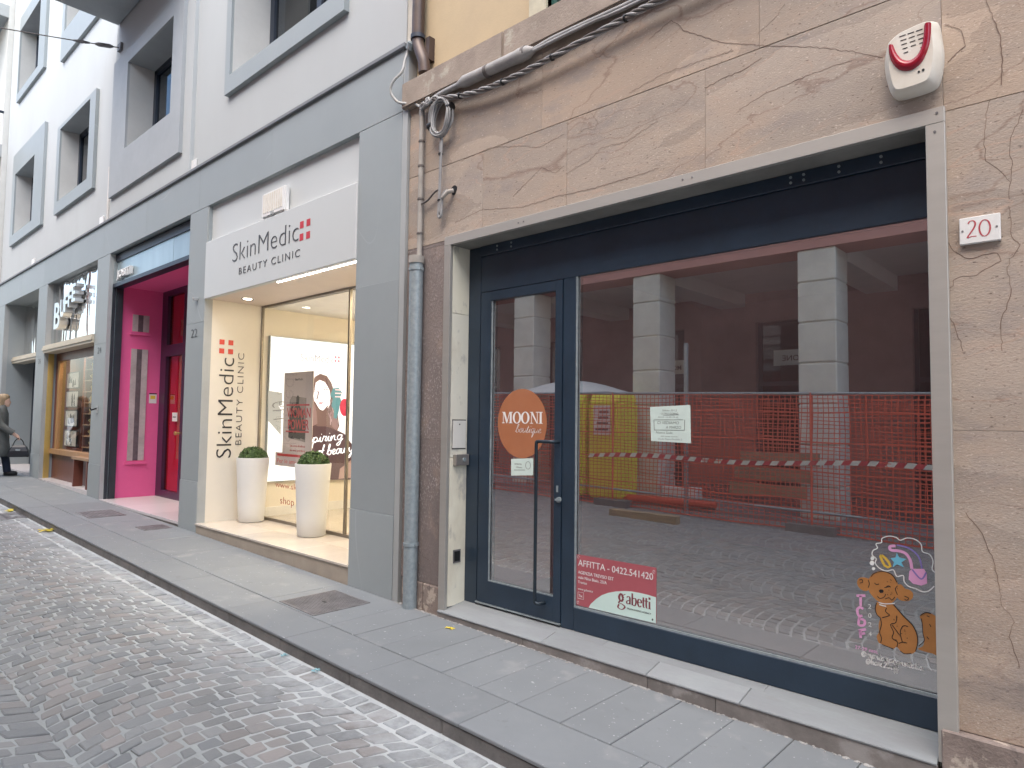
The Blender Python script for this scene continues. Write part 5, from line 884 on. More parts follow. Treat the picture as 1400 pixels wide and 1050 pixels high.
for s_, x_, z_, h_, w_ in (('Sabato 20/12', -.055, .078, .012, .10), ('- ULTIMO GIORNO', -.075, .058, .012, .13), ('10-13  15.30-19.30', -.085, .037, .009, .14), ('CI VEDIAMO', -.09, -.002, .018, .15), ('A MARZO', -.03, -.030, .018, .105), ('Nuova Sede:', -.10, -.062, .015, .12), ('dal mese nuovo', -.065, -.082, .009, .115), ('Vicolo Piazza Pinidello 2', -.085, -.100, .010, .165)): text(m, s_, x_, z_, h_, fr, w_, shear=.15, off=-.01)
for a, b in (((-.115, .024), (.09, .026)), ((-.115, .024), (-.112, -.040)), ((-.112, -.040), (.097, -.038)), ((.097, -.038), (.10, .026)), ((-.05, .054), (.06, .056))): m.pen([a, b], .0022, fr, 0, .0012)
part('handwriting', m, M_INK, pn)
rs = thing('rental_sign', 'red and pale green to-let board with a phone number low in the shop pane', 'sign', (-2.52, YG, .26)); fr = frame((-2.517, YG, 0))
hl, hr_ = -.312, .308
m = MB(); m.fill([(hl, .266), (hr_, .272), (hr_, .612), (hl, .607)], fr, 0, .0004, .003); part('board', m, Mt('dusty_red_board', (.40, .10, .12), .35, var=.05).m, rs)
A = [(-.207, .268), (-.19, .295), (-.144, .338), (-.10, .37), (-.05, .394), (.01, .414), (.076, .428), (.13, .435), (.184, .437), (.25, .436), (.3075, .431), (.3075, .2725)]
m = MB(); m.fill(A, fr, 0, .0036, .001); part('green_field', m, Mt('pale_green_print', (.56, .72, .67), .4, var=.03).m, rs)
m = MB(); text(m, 'AFFITTA - 0422.541420', -.298, .533, .044, fr, .585, lift=.0036); text(m, 'AGENZIA TREVISO EST', -.298, .480, .022, fr, .29, lift=.0036); text(m, 'viale Nino Bixio, 23/A', -.298, .447, .020, fr, .235, lift=.0036); text(m, 'Treviso', -.298, .416, .018, fr, .075, lift=.0036); text(m, 'www.gabetti.it', -.298, .372, .014, fr, .125, lift=.0036); text(m, 'Tec', -.29, .325, .018, fr, .03, lift=.0036)
m.pen([(-.298, .312), (-.25, .314), (-.25, .358), (-.298, .356), (-.298, .312)], .002, fr, 0, .0036)
for xx, zz in ((-.297, .592), (.293, .585), (-.297, .285)): m.pen([(xx + .008 * math.cos(a), zz + .009 * math.sin(a)) for a in [i * .6 for i in range(10)]], .002, fr, 0, .0036)
part('white_lettering', m, M_WHITE, rs, kind='stuff')
m = MB()
def nib(pl, w=.014): m.pen(smooth2(pl, 5), w, fr, 0, .0047, .0008, .0035)
gx, gz = .03, .350
nib([(gx + .038, gz + .030), (gx + .022, gz + .058), (gx + .006, gz + .032), (gx + .022, gz + .008), (gx + .038, gz + .030)], .017); nib([(gx + .036, gz + .05), (gx + .055, gz + .06)], .008); nib([(gx + .012, gz + .008), (gx + .004, gz - .004), (gx + .03, gz - .008), (gx + .05, gz - .022), (gx + .028, gz - .042), (gx - .002, gz - .034), (gx + .006, gz - .012)], .013)
nib([(gx + .064, gz + .042), (gx + .078, gz + .05), (gx + .088, gz + .042), (gx + .088, gz + .002)], .012); nib([(gx + .088, gz + .028), (gx + .066, gz + .018), (gx + .068, gz + .002), (gx + .088, gz + .008)], .010)
nib([(gx + .106, gz + .075), (gx + .106, gz)], .012); nib([(gx + .106, gz + .04), (gx + .128, gz + .046), (gx + .134, gz + .024), (gx + .124, gz + .0), (gx + .106, gz + .006)], .012)
nib([(gx + .146, gz + .026), (gx + .172, gz + .028), (gx + .168, gz + .044), (gx + .152, gz + .044), (gx + .147, gz + .02), (gx + .158, gz), (gx + .173, gz + .008)], .012)
for tx_ in (.188, .209): nib([(gx + tx_, gz + .064), (gx + tx_, gz + .01), (gx + tx_ + .01, gz + .002)], .012); m.fill([(gx + tx_ - .008, gz + .042), (gx + tx_ + .012, gz + .042), (gx + tx_ + .012, gz + .047), (gx + tx_ - .008, gz + .047)], fr, 0, .0047)
nib([(gx + .232, gz + .046), (gx + .232, gz)], .012); m.fill([(gx + .225, gz + .058), (gx + .239, gz + .058), (gx + .239, gz + .072), (gx + .225, gz + .072)], fr, 0, .0047); m.fill([(gx + .224, gz), (gx + .242, gz), (gx + .242, gz + .004), (gx + .224, gz + .004)], fr, 0, .0047)
part('wordmark', m, plain('maroon_print', (.20, .045, .06), .5), rs); m = MB(); text(m, 'FRANCHISING AGENCY', .10, .318, .011, fr, .175, lift=.0047); m.fill([(.284 + .006 * math.cos(a), .29 + .007 * math.sin(a)) for a in [i * .785 for i in range(8)]], fr, 0, .0047); part('small_print', m, M_GREYTXT, rs)
# the painted dog
dg = thing('window_painting', 'painted orange poodle dreaming of a handbag, low on the large shop pane', 'window painting', (-.85, YG, .4)); fr = frame((-.85, YG, .65))
m = MB()
for k in ('tail', 'body', 'ear_l', 'ear_r', 'head'): m.fill(smooth2(DOG_FILL[k] + DOG_FILL[k][:1], 3)[:-1], fr, 0, .0003 + .0003 * ['tail', 'body', 'ear_l', 'ear_r', 'head'].index(k), .0006)
part('dog', m, Mt('burnt_orange_paint', (.43, .19, .055), .5, var=.08, scale=14).m, dg)
m = MB(); m.fill(DOG_FILL['nose'], fr, 0, .0022)
for l in DOG_LINE: m.pen(smooth2(l, 4), .0035, fr, 0, .0022, .0006)
for k in range(70):
    a, b = R.uniform(-.125, .09), R.uniform(-.22, .13)
    inside = ((a + .045) / .04) ** 2 + ((b - .075) / .05) ** 2 < 1 or ((a - .0) / .05) ** 2 + ((b + .12) / .09) ** 2 < .9
    if inside: m.pen([(a, b), (a + R.uniform(.002, .007), b + R.uniform(-.005, .003))], .002, fr, 0, .0022)
part('outline', m, M_BLACK, dg)
m = MB()
for nm, l in zip(('thought_bubble', 'collar', 'collar_bone'), DOG_WHITE): m = MB(); m.pen(smooth2(l, 4), .0045, fr, 0, .0024, .0006); part(nm, m, M_WHITE, dg)
for k in ('dot1', 'dot2', 'dot3'): m = MB(); m.fill(DOG_FILL[k], fr, 0, .0024); part('bubble_dot', m, M_WHITE, dg)
m = MB()
for i, d_ in enumerate('2024'): text(m, d_, -.152, -.05 - i * .0445, .023, fr, .014, lift=.001, off=-.01)
script(m, '@montanacansitalia', -.186, -.29, .016, .0044, fr, .27, -.02, slant=.05); script(m, '@hard2buff', -.166, -.322, .016, .0042, fr, .145, 0, slant=.05)
part('white_lettering', m, M_WHITE, dg, kind='stuff')
m = MB(); PK = plain('pink_paint', (.72, .36, .60), .5); m.fill(DOG_FILL['bag'], fr, 0, .001); part('handbag_shape', m, PK, dg)
for l in DOG_PINK: m = MB(); m.pen(smooth2(l, 4), .013, fr, 0, .001); part('handbag_strap', m, PK, dg)
m = MB()
for l in DOG_TCBF: m.pen(smooth2(l, 3), .0115, fr, 0, .001)
text(m, '27-29 sett.', -.216, -.262, .017, fr, .105, shear=.1); part('pink_lettering', m, PK, dg, kind='stuff')
m = MB(); [m.pen(smooth2(l, 4), .007, fr, 0, .002) for l in DOG_PURPLE]; part('purple_strokes', m, plain('violet_paint', (.26, .20, .50), .5), dg)
m = MB(); [m.pen(l, .012, fr, 0, .001) for l in DOG_YELLOW]; part('yellow_ring', m, plain('ochre_paint', (.60, .40, .06), .5), dg)
m = MB(); m.fill(DOG_FILL['star'], fr, 0, .001); part('blue_star', m, plain('sky_blue_paint', (.16, .50, .68), .5), dg)

# ------------------------------------------------------------------ on the pavement
def grate(label, x0, x1, y0, y1, nx, ny, nm='drain_grate'):
    t = thing(nm, label, 'drain cover', ((x0 + x1) / 2, (y0 + y1) / 2, zp(x0)))
    part('frame', MB().box(x0, x1, y0, y0 + .02, -.03, .006).box(x0, x1, y1 - .02, y1, -.03, .006).box(x0, x0 + .02, y0 + .02, y1 - .02, -.03, .006).box(x1 - .02, x1, y0 + .02, y1 - .02, -.03, .006).warp(warp_z(0)), M_IRON, t)
    part('pit', B(x0, x1, y0, y1, -.03, -.004).warp(warp_z(0)), M_BLACK, t); m = MB()
    for i in range(nx): a = x0 + .02 + (x1 - x0 - .04) * i / nx; m.box(a, a + (x1 - x0 - .04) / nx * .55, y0 + .02, y1 - .02, -.004, .0045)
    for j in range(ny): b = y0 + .02 + (y1 - y0 - .04) * j / ny; m.box(x0 + .02, x1 - .02, b, b + (y1 - y0 - .04) / ny * .5, -.004, .005)
    part('bars', m.warp(warp_z(0)), M_IRON, t, kind='stuff'); return t
grate('larger square iron grate in the pavement before the pink lobby', -11.05, -10.42, -.65, -.19, 14, 10); grate('small square iron grate in the pavement close to the lobby step', -9.36, -9.03, -.42, -.09, 10, 10)
rg = grate('long iron gutter grate in the cobbles by the kerb', -12.2, -11.58, -1.41, -1.08, 12, 3)
for c_ in rg.children: c_.location.z -= .094
mc = thing('manhole_cover', 'square studded iron cover in the pavement before the grey pilaster', 'manhole cover', (-4.88, -.45, .02))
part('plate', B(-5.125, -4.635, -.69, -.2, -.02, .0045).warp(warp_z(0)), M_IRON, mc); part('rim', MB().box(-5.14, -4.62, -.705, -.691, -.02, .0055).box(-5.14, -4.62, -.199, -.185, -.02, .0055).box(-5.14, -5.126, -.691, -.199, -.02, .0055).box(-4.634, -4.62, -.691, -.199, -.02, .0055).warp(warp_z(0)), M_IRON, mc)
m = MB()
for i in range(22):
    for j in range(22):
        x_, y_ = -5.11 + i * .0215, -.675 + j * .0215
        if abs(i - 10.5) < 2 and abs(j - 10.5) < 1.2: continue
        m.box(x_, x_ + .012, y_, y_ + .012, .0045, .0068)
part('studs', m.warp(warp_z(0)), Mt('worn_iron_studs', (.30, .29, .295), .5, .3, var=.3).m, mc, kind='stuff'); part('key_slot', B(-4.905, -4.855, -.46, -.435, .0046, .0056).warp(warp_z(0)), M_BLACK, mc)
def scrap(x, y, off, s, mat, label, name='paper_scrap', seed=1):
    r2 = random.Random(seed); m = MB(); n = 6; z = zp(x) + off
    for k in range(4):
        a = r2.uniform(0, 6.28); c_, s_ = math.cos(a), math.sin(a); p = [(r2.uniform(-.3, .3) * s, r2.uniform(-.3, .3) * s, .003 + i * .002) for i in range(1)]
        pts = [(x + (c_ * (i - 2.5) * s * .3 - s_ * r2.uniform(-.03, .03)), y + (s_ * (i - 2.5) * s * .3 + c_ * r2.uniform(-.02, .02)), z + .004 + r2.uniform(0, .3) * s * .5) for i in range(n)]
        w = r2.uniform(.05, .12) * s * 3; m.add([(p_[0] - s_ * w / 2, p_[1] + c_ * w / 2, p_[2]) for p_ in pts] + [(p_[0] + s_ * w / 2, p_[1] - c_ * w / 2, p_[2] + .004) for p_ in pts], [(i, i + 1, n + i + 1, n + i) for i in range(n - 1)])
    solo(name, m, mat, label, 'litter', (x, y, z))
YL = plain('yellow_plastic', (.70, .56, .06), .5); CY = plain('cyan_plastic', (.26, .50, .55), .6)
scrap(-12.38, -1.16, -.095, .17, YL, 'crumpled yellow scrap in the gutter beside the iron grate', seed=2); scrap(-10.25, -1.15, -.095, .15, YL, 'curled yellow scrap against the kerb near the pink lobby', seed=5); scrap(-3.70, -.145, .0, .035, YL, 'tiny yellow loop on the pavement before the boutique doorstep', seed=9)
scrap(-4.25, -1.14, -.095, .03, CY, 'thread of cyan plastic in the gutter, farther from the camera', seed=4); scrap(-3.86, -1.13, -.092, .036, CY, 'shred of cyan plastic at the kerb foot, nearer the camera', seed=7)
bt = MB()
for k in range(260):
    x_ = R.uniform(-11, -1.2); y_ = R.uniform(-1.06, -.03); s_ = R.uniform(.0012, .0042); z_ = zp(x_) + .0022; n = 6; a0 = R.uniform(0, 1)
    bt.add([(x_ + s_ * R.uniform(.6, 1.2) * math.cos(a0 + i * 1.047), y_ + s_ * R.uniform(.6, 1.2) * math.sin(a0 + i * 1.047), z_) for i in range(n)], [range(n)])
solo('pavement_litter', bt, Mt('pale_specks', (.55, .56, .56), .7, var=.2).m, 'tiny pale specks scattered over the pavement slabs', 'litter', (-5, -.5, 0), kind='stuff')
# moss of mortar between the doorstep and the slabs
mo = MB()
for k in range(420):
    x_ = R.uniform(-4.5, .2); y_ = -.012 - abs(R.gauss(0, .012)) if x_ < -.67 else .0 - abs(R.gauss(0, .01)); s_ = R.uniform(.004, .013); z_ = zp(x_)
    mo.add([(x_ - s_, y_ - s_ * .6, z_ + .001), (x_ + s_, y_ - s_ * .5, z_ + .001), (x_ + s_ * .8, y_ + s_ * .6, z_ + .003), (x_ - s_ * .7, y_ + s_ * .6, z_ + .003), (x_ + s_ * .1, y_, z_ + .006)], [(0, 1, 4), (1, 2, 4), (2, 3, 4), (3, 0, 4)])
solo('mortar_crumbs', mo, Mt('pale_mortar', (.44, .43, .41), .9, var=.2, bump=.4).m, 'crumbled pale mortar along the foot of the doorstep', 'mortar', (-2, 0, 0), kind='stuff')
# three flat white blocks set on the cornice of the grey building
for x_, lab in ((-17.78, 'white lamp block on the grey cornice above the far entrance bay'), (-13.02, 'white lamp block on the grey cornice below the boxed bay window'), (-9.17, 'pale lamp block on the grey cornice, near the clinic')):
    t = thing('cornice_block', lab, 'lamp', (x_, -.01, 4.775)); part('body', B(x_ - .10, x_ + .10, .035, .0585, 4.80, 4.95), M_WHITE, t, bev=.003); part('bracket', B(x_ - .03, x_ + .03, .04, .058, 4.776, 4.7995), M_GREYLT, t)
# overhead wire with turnbuckle
ow = thing('span_wire', 'overhead steel wire with a turnbuckle fixed to the white wall', 'wire', (-12.2, 0, 7.66))
A_, B_ = V((-12.25, .0, 7.65)), V((-12.25, -7.55, 6.6)); pth = [A_.lerp(B_, t / 20) + V((0, 0, -.25 * math.sin(math.pi * t / 20))) for t in range(21)]
part('wire', MB().tube(pth, .008, 6), M_CABLEDK, ow)
q0, q1 = pth[0].lerp(pth[1], .3), pth[1]; part('turnbuckle', MB().tube([q0, q0.lerp(q1, .2), q0.lerp(q1, .8), q1], [.015, .035, .035, .015], 8), M_IRON, ow); q0, q1 = pth[1].lerp(pth[2], .2), pth[1].lerp(pth[2], .8); part('wire_grip', MB().tube([q0, q0.lerp(q1, .5), q1], [.015, .03, .015], 8), M_IRON, ow)
part('anchor', MB().box(-12.33, -12.18, -.03, .01, 7.6, 7.72), M_IRON, ow)

# ------------------------------------------------------------------ woman walking up the street, at the picture's edge
def skinned(name, verts, edges, radii, mat, parent=None, loc=(0, 0, 0), sub=2, root=0):
    me = bpy.data.meshes.new(name); me.from_pydata([(v[0] - loc[0], v[1] - loc[1], v[2] - loc[2]) for v in verts], edges, []); o = bpy.data.objects.new(name, me); C.objects.link(o)
    if not me.skin_vertices: 
        bm = bmesh.new(); bm.from_mesh(me); bm.verts.layers.skin.verify(); bm.to_mesh(me); bm.free()
    for i, r_ in enumerate(radii): me.skin_vertices[0].data[i].radius = r_ if isinstance(r_, tuple) else (r_, r_); me.skin_vertices[0].data[i].use_root = i == root
    o.modifiers.new('skin', 'SKIN').use_smooth_shade = True; sd_ = o.modifiers.new('sub', 'SUBSURF'); sd_.levels = sub; sd_.render_levels = sub; me.materials.append(mat)
    if parent: o.parent = parent
    else: o.location = loc
    return o
HX, HY = -17.1, -.53; HZ = zp(HX)
pr = thing('person', 'blonde woman in a long grey coat walking up the pavement past the entrance', 'person', (HX, HY, HZ))
M_SKIN = Mt('skin', (.55, .36, .28), .5, 0, .04, 9, .02).m; M_COAT = Mt('grey_wool_coat', (.115, .125, .125), .95, 0, .12, 14, .25, 160).m; M_HAIR = Mt('ash_blonde_hair', (.42, .31, .19), .5, 0, .25, 30, .1, stretch=(3, 3, .4)).m; M_NAVY = Mt('navy_trousers', (.018, .026, .05), .85, 0, .1, 9, .05).m
P = lambda x, y, z: (HX + x, HY + y, HZ + z)
bv = [P(0, 0, .86), P(0, 0, 1.05), P(.0, 0, 1.27), P(.02, 0, 1.36), P(.05, 0, 1.43), P(-.02, .1, .80), P(.10, .10, .45), P(.17, .10, .09), P(.27, .10, .035), P(.02, -.1, .80), P(.0, -.10, .45), P(-.22, -.10, .12), P(-.13, -.1, .04),
      P(.0, .17, 1.30), P(-.02, .24, 1.05), P(.10, .25, .84), P(.15, .25, .76), P(.0, -.17, 1.30), P(.06, -.24, 1.06), P(.26, -.24, .90), P(.36, -.24, .80)]
be = [(0, 1), (1, 2), (2, 3), (3, 4), (0, 5), (5, 6), (6, 7), (7, 8), (0, 9), (9, 10), (10, 11), (11, 12), (2, 13), (13, 14), (14, 15), (15, 16), (2, 17), (17, 18), (18, 19), (19, 20)]
br = [.13, .12, .14, .06, .055, .09, .06, .04, .035, .09, .06, .04, .035, .06, .045, .035, .03, .06, .045, .035, .03]
o_ = skinned('body', [V(v) - V(pr.location) for v in bv], be, br, M_SKIN, pr)
# head with a face in profile towards +X
hd = MB(); hc = V(P(.075, 0, 1.535))
prof = [(-.118, .0), (-.105, .32), (-.08, .62), (-.045, .86), (0, .98), (.045, .97), (.085, .8), (.108, .5)]
rings = []
for zz, rx, ry, ox in ((-.115, .025, .02, .045), (-.105, .05, .04, .035), (-.08, .068, .054, .022), (-.05, .078, .062, .012), (-.02, .085, .068, .006), (.01, .09, .072, .002), (.04, .094, .074, -.004), (.07, .09, .07, -.008), (.1, .07, .055, -.012), (.118, .035, .03, -.014)):
    rg_ = []
    for k in range(20):
        a = 2 * math.pi * k / 20; x_ = ox + rx * math.cos(a); y_ = ry * math.sin(a)
        front = max(0, math.cos(a)) ** 12
        nose = .026 * math.exp(-((zz + .03) / .022) ** 2) * front; brow = .004 * math.exp(-((zz - .012) / .015) ** 2) * front; lip = .006 * math.exp(-((zz + .07) / .012) ** 2) * front
        eye = -.006 * math.exp(-((zz + .003) / .012) ** 2) * math.exp(-((abs(a if a < math.pi else a - 2 * math.pi) - .42) / .2) ** 2)
        rg_.append(hc + V((x_ + nose + brow + lip + eye, y_, zz)))
    rings.append(rg_)
hd.add([p for r_ in rings for p in r_], [(i * 20 + k, i * 20 + (k + 1) % 20, (i + 1) * 20 + (k + 1) % 20, (i + 1) * 20 + k) for i in range(9) for k in range(20)], 0, True); hd.add(rings[0], [range(20)]); hd.add(rings[-1], [range(20)])
part('head', hd, M_SKIN, pr)
m = MB()
for s_ in (-1, 1): m.add([hc + V((.078 + .006 * math.cos(a), s_ * .032 + .012 * math.sin(a), .0 + .006 * math.cos(a))) for a in [i * .785 for i in range(8)]], [range(8)])
m.add([hc + V((.081, y_, z_)) for y_, z_ in ((-.022, -.07), (0, -.066), (.022, -.07), (0, -.078))], [(0, 1, 2, 3)]); part('eyes_and_lips', m, Mt('face_features', (.12, .05, .045), .5).m, pr)
hm = MB(); rings = []
for zz, rx, ry, ox in ((.155, .02, .02, -.02), (.148, .06, .055, -.02), (.125, .092, .083, -.022), (.09, .108, .094, -.024), (.05, .110, .096, -.034), (.0, .098, .095, -.050), (-.06, .084, .098, -.062), (-.12, .074, .102, -.070), (-.19, .066, .104, -.076), (-.25, .055, .09, -.08), (-.29, .03, .06, -.08)):
    rings.append([hc + V((ox + rx * math.cos(a) * (1 + .05 * math.sin(9 * a)), ry * math.sin(a) * (1 + .05 * math.sin(7 * a + zz * 20)), zz)) for a in [k * 2 * math.pi / 28 for k in range(28)]])
hm.add([p for r_ in rings for p in r_], [(i * 28 + k, i * 28 + (k + 1) % 28, (i + 1) * 28 + (k + 1) % 28, (i + 1) * 28 + k) for i in range(10) for k in range(28)], 0, True); part('hair', hm, M_HAIR, pr)
ct = MB(); rings = []
for zz, rx, ry, ox in ((1.46, .085, .085, .03), (1.42, .10, .13, .02), (1.37, .125, .20, .0), (1.28, .15, .225, .0), (1.15, .155, .215, .0), (1.0, .16, .215, .0), (.85, .175, .23, .0), (.7, .19, .245, .005), (.55, .205, .255, .01), (.42, .215, .262, .01), (.41, .205, .25, .01)):
    rings.append([V(P(ox + rx * math.cos(a) * (1 + .03 * math.sin(5 * a + zz * 6)), ry * math.sin(a) * (1 + .025 * math.sin(6 * a)), zz)) for a in [k * 2 * math.pi / 32 for k in range(32)]])
ct.add([p for r_ in rings for p in r_], [(i * 32 + k, i * 32 + (k + 1) % 32, (i + 1) * 32 + (k + 1) % 32, (i + 1) * 32 + k) for i in range(10) for k in range(32)], 0, True)
ct.tube(smooth2([P(.0, -.15, 1.36), P(.0, -.235, 1.26), P(.06, -.26, 1.06), P(.16, -.255, .975), P(.28, -.245, .885)]), [.06, .06, .06, .075, .075, .075, .072, .07, .07, .07, .068, .066, .064, .062, .06, .06, .058][:17], 14); ct.tube(smooth2([P(.0, .15, 1.36), P(.0, .235, 1.26), P(-.02, .25, 1.05), P(.09, .25, .86)]), .066, 14)
part('coat', ct, M_COAT, pr); part('trousers', MB().tube(smooth2([P(-.02, .1, .6), P(.10, .10, .45), P(.165, .10, .08)]), [.09, .085, .08, .078, .075, .072, .07, .068, .07], 14).tube(smooth2([P(.02, -.1, .6), P(.0, -.10, .42), P(-.2, -.10, .10)]), [.09, .085, .08, .078, .075, .072, .07, .068, .07], 14), M_NAVY, pr)
sh_ = lambda x, y, z, t: MB().lathe([(0, z), (.045, z + .004), (.047, z + .05), (.04, z + .085), (.02, z + .095), (0, z + .096)], x, y, 16).warp(lambda X, Y, Z: (x + (X - x) * 2.6 + .05, y + (Y - y), Z + (.0 if not t else (X - x) * -t)))
for nm, (x_, y_, z_, t_) in (('boot', (HX + .17, HY + .1, HZ + .0, 0)), ('boot', (HX - .22, HY - .1, HZ + .05, .6))): part(nm, sh_(x_, y_, z_, t_), M_BLACK, pr)
hn = MB(); pc = V(P(.335, -.24, .835))
hands = [((0, .02, 0), (.035, -.0, -.055), (.03, -.02, -.085)), ((.005, .0, 0), (.045, -.012, -.06), (.03, -.04, -.085)), ((.0, -.02, 0), (.035, -.035, -.055), (.02, -.055, -.075))]
hn.tube([P(.27, -.243, .90), pc, pc + V((.035, 0, -.04))], [.024, .032, .028], 12)
for k in range(4):
    b0 = pc + V((.03, -.026 + .017 * k, -.03)); L_ = (.9, 1.0, .95, .78)[k]
    hn.tube([b0, b0 + V((.025, 0, -.02)) * L_, b0 + V((.028, 0, -.05)) * L_, b0 + V((.0, 0, -.066)) * L_], [.0095, .0095, .009, .007], 8)
hn.tube([pc + V((.0, -.028, -.01)), pc + V((.02, -.045, -.03)), pc + V((.035, -.04, -.055))], [.011, .010, .008], 8); part('hand', hn, M_SKIN, pr)
bgx, bgy, bgz = HX + .39, HY - .24, HZ + .74
hb = thing('handbag', 'black leather handbag with strap held by the woman in grey', 'handbag', (bgx, bgy, HZ + .5)); part('bag', loft([[(bgx + sx, bgy + sy, HZ + z) for sx, sy in ((-w, -d), (-w * .9, -d * 1.2), (w * .9, -d * 1.2), (w, -d), (w, d), (w * .9, d * 1.2), (-w * .9, d * 1.2), (-w, d))] for w, d, z in ((.17, .06, .40), (.18, .07, .43), (.165, .065, .52), (.13, .045, .60), (.10, .02, .64))], 0, False), plain('black_leather', (.012, .014, .02), .35), hb)
part('strap', MB().tube(smooth2([(bgx - .11, bgy, HZ + .62), (bgx - .07, bgy, HZ + .73), (bgx - .01, bgy, HZ + .775), (bgx + .05, bgy, HZ + .73), (bgx + .09, bgy, HZ + .62)]), .009, 8), M_BLACK, hb); part('buckle', B(bgx - .05, bgx + .03, bgy - .075, bgy - .07, HZ + .52, HZ + .56), M_GALV, hb)

pr.rotation_euler = (0, 0, 1.25)
_d = V((bgx - HX, bgy - HY, 0)); _d.rotate(Matrix.Rotation(1.25, 3, 'Z')); hb.location = (HX + _d.x, HY + _d.y, HZ + .5); hb.rotation_euler = (0, 0, 1.25)

# ------------------------------------------------------------------ the far side of the street (seen in the shop glass)
op = thing('arcade_building', 'rose plastered building on a stone arcade across the street, seen mirrored in the shop glass', 'building', (-5, -7.6, 0))
YO = -7.55; px = [-3.80 + 3.25 * i for i in range(-7, 5)]
for X in px:
    z0 = zp(X) - .02; near = -12 < X < 2
    pil = part('pillar', B(X - .285, X + .285, YO - .58, YO - .01, z0 - .2, 4.44), M_OPSTONE, op)
    k = 0; z = .5 + .0
    for zt in [z0] + [.50 + .68 * i for i in range(6)]:
        top = {z0: .485}.get(zt, min(zt + .665, 4.43))
        if near: part('stone_block', B(X - .305, X + .305, YO - .61, YO + .02, zt, top), M_OPSTONE, pil, bev=.018)
        else: pil.data.update()
part('lintel', B(-27, 12, YO - .66, YO + .04, 4.445, 5.0), M_OPPINK, op); part('lintel_moulding', B(-27, 12, YO - .66, YO + .09, 5.001, 5.12), M_OPSTONE, op)
oh = [(X + 1.0, X + 2.2, 5.9, 8.0) for X in px] + [(X + 1.0, X + 2.2, 9.0, 9.9) for X in px]
part('facade_wall', wall_with_holes(-27, 12, 5.121, 10.2, YO - .4, YO, oh), M_OPPINK, op)
wm = MB(); wf = MB()
for a, b, c, d in oh:
    w = part('window', MB().box(a - .12, a, YO - .02, YO + .05, c - .12, d + .12).box(b, b + .12, YO - .02, YO + .05, c - .12, d + .12).box(a, b, YO - .02, YO + .05, d, d + .12).box(a, b, YO - .02, YO + .08, c - .12, c), M_OPSTONE, op); part('pane', B(a, b, YO - .25, YO - .22, c, d), M_WINGLASS, w); part('room_backing', B(a, b, YO - .4, YO - .38, c, d), M_DARKROOM, w)
part('eaves', B(-27, 12, YO - .8, YO + .6, 10.201, 10.4), M_OPSTONE, op); part('roof', B(-27, 12, -14, YO - .8, 10.2, 10.3), M_OPSTONE, op)
part('arcade_ceiling', B(-27, 12, -12, YO - .661, 4.6, 4.75), M_OPCEIL, op)
for X in px: part('ceiling_beam', B(X - .3, X + .3, -11.5, YO - .661, 4.3, 4.6), M_OPCEIL, op)
part('back_wall', wall_with_holes(-27, 12, -.4, 4.6, -11.9, -11.5, [(X + .55, X + 1.95, -.3, 3.9) for X in px]), M_OPDARK, op)
part('end_wall', MB().box(-27.3, -27, -14, YO, -.5, 10.2).box(12, 12.3, -14, YO, -.5, 10.2).box(-27, 12, -14.2, -14, -.5, 10.2), M_OPDARK, op)
for i, X in enumerate(px):
    w = part('shop_front', MB().box(X + .55, X + .63, -11.75, -11.65, -.3, 3.9).box(X + 1.87, X + 1.95, -11.75, -11.65, -.3, 3.9).box(X + .63, X + 1.87, -11.75, -11.65, 2.4, 2.5), M_WINDARK, op); part('pane', B(X + .63, X + 1.87, -11.72, -11.7, -.3, 3.9), M_WINGLASS, w); part('room_backing', B(X + .55, X + 1.95, -11.9, -11.88, -.3, 3.9), M_DARKROOM, w)
part('arcade_floor', B(-27, 12, -11.5, -7.2, -.06, 0).warp(warp_z(-.03)), M_FLAG, op)
t = thing('arcade_sign', 'pale shop sign lettered ZONE on the arcade back wall, mirrored in the shop glass', 'sign', (-5.7, -11.45, 3)); part('board', B(-6.05, -5.25, -11.48, -11.43, 2.85, 3.2), M_SIGNW, t); m = MB(); fr = (V((0, -11.43, 0)), V((-1, 0, 0)), V((0, 0, 1)), V((0, 1, 0))); text(m, 'ZONE', 5.35, 2.95, .13, fr, .5, off=.01); part('lettering', m, M_INK, t)
t = thing('moda_sign', 'pale shop sign lettered MODA on the arcade back wall, mirrored in the shop glass', 'sign', (-8.9, -11.45, 3)); part('board', B(-9.4, -8.3, -11.48, -11.43, 2.75, 3.1), M_OPSTONE, t); m = MB(); text(m, 'MODA', 8.4, 2.85, .13, fr, .5, off=.01); part('lettering', m, M_INK, t)
# netting fence
nf = thing('net_fence', 'orange-red plastic net fence on steel posts along the far side, mirrored in the glass', 'fence', (-5, -6.45, 0))
def fence(x0, x1, y, seed, z1=2.02):
    r2 = random.Random(seed); m = MB(); n = int((x1 - x0) / .078); nz = 32
    dy = lambda X, Z: .05 * math.sin(X * 2.1 + seed) + .03 * math.sin(X * 5 + Z * 2)
    for i in range(n + 1):
        X = x0 + (x1 - x0) * i / n; pts = [(X + .012 * math.sin(z * 4 + i * .3), y + dy(X, z), zp(X) - .06 + z) for z in [z1 * k / 8 for k in range(9)]]
        m.add([(a - .0065, b, c) for a, b, c in pts] + [(a + .0065, b, c) for a, b, c in pts], [(k, 9 + k, 10 + k, k + 1) for k in range(8)])
    for j in range(nz + 1):
        z = z1 * j / nz; nn = 36; w = .012 if j % 7 else .022
        pts = [(X, y + dy(X, z) + .002, zp(X) - .06 + z + .012 * math.sin(X * 3 + j) * (1 if 0 < j < nz else 0)) for X in [x0 + (x1 - x0) * k / nn for k in range(nn + 1)]]
        m.add([(a, b, c - w / 2) for a, b, c in pts] + [(a, b, c + w / 2) for a, b, c in pts], [(k, k + 1, nn + 2 + k, nn + 1 + k) for k in range(nn)])
    return m
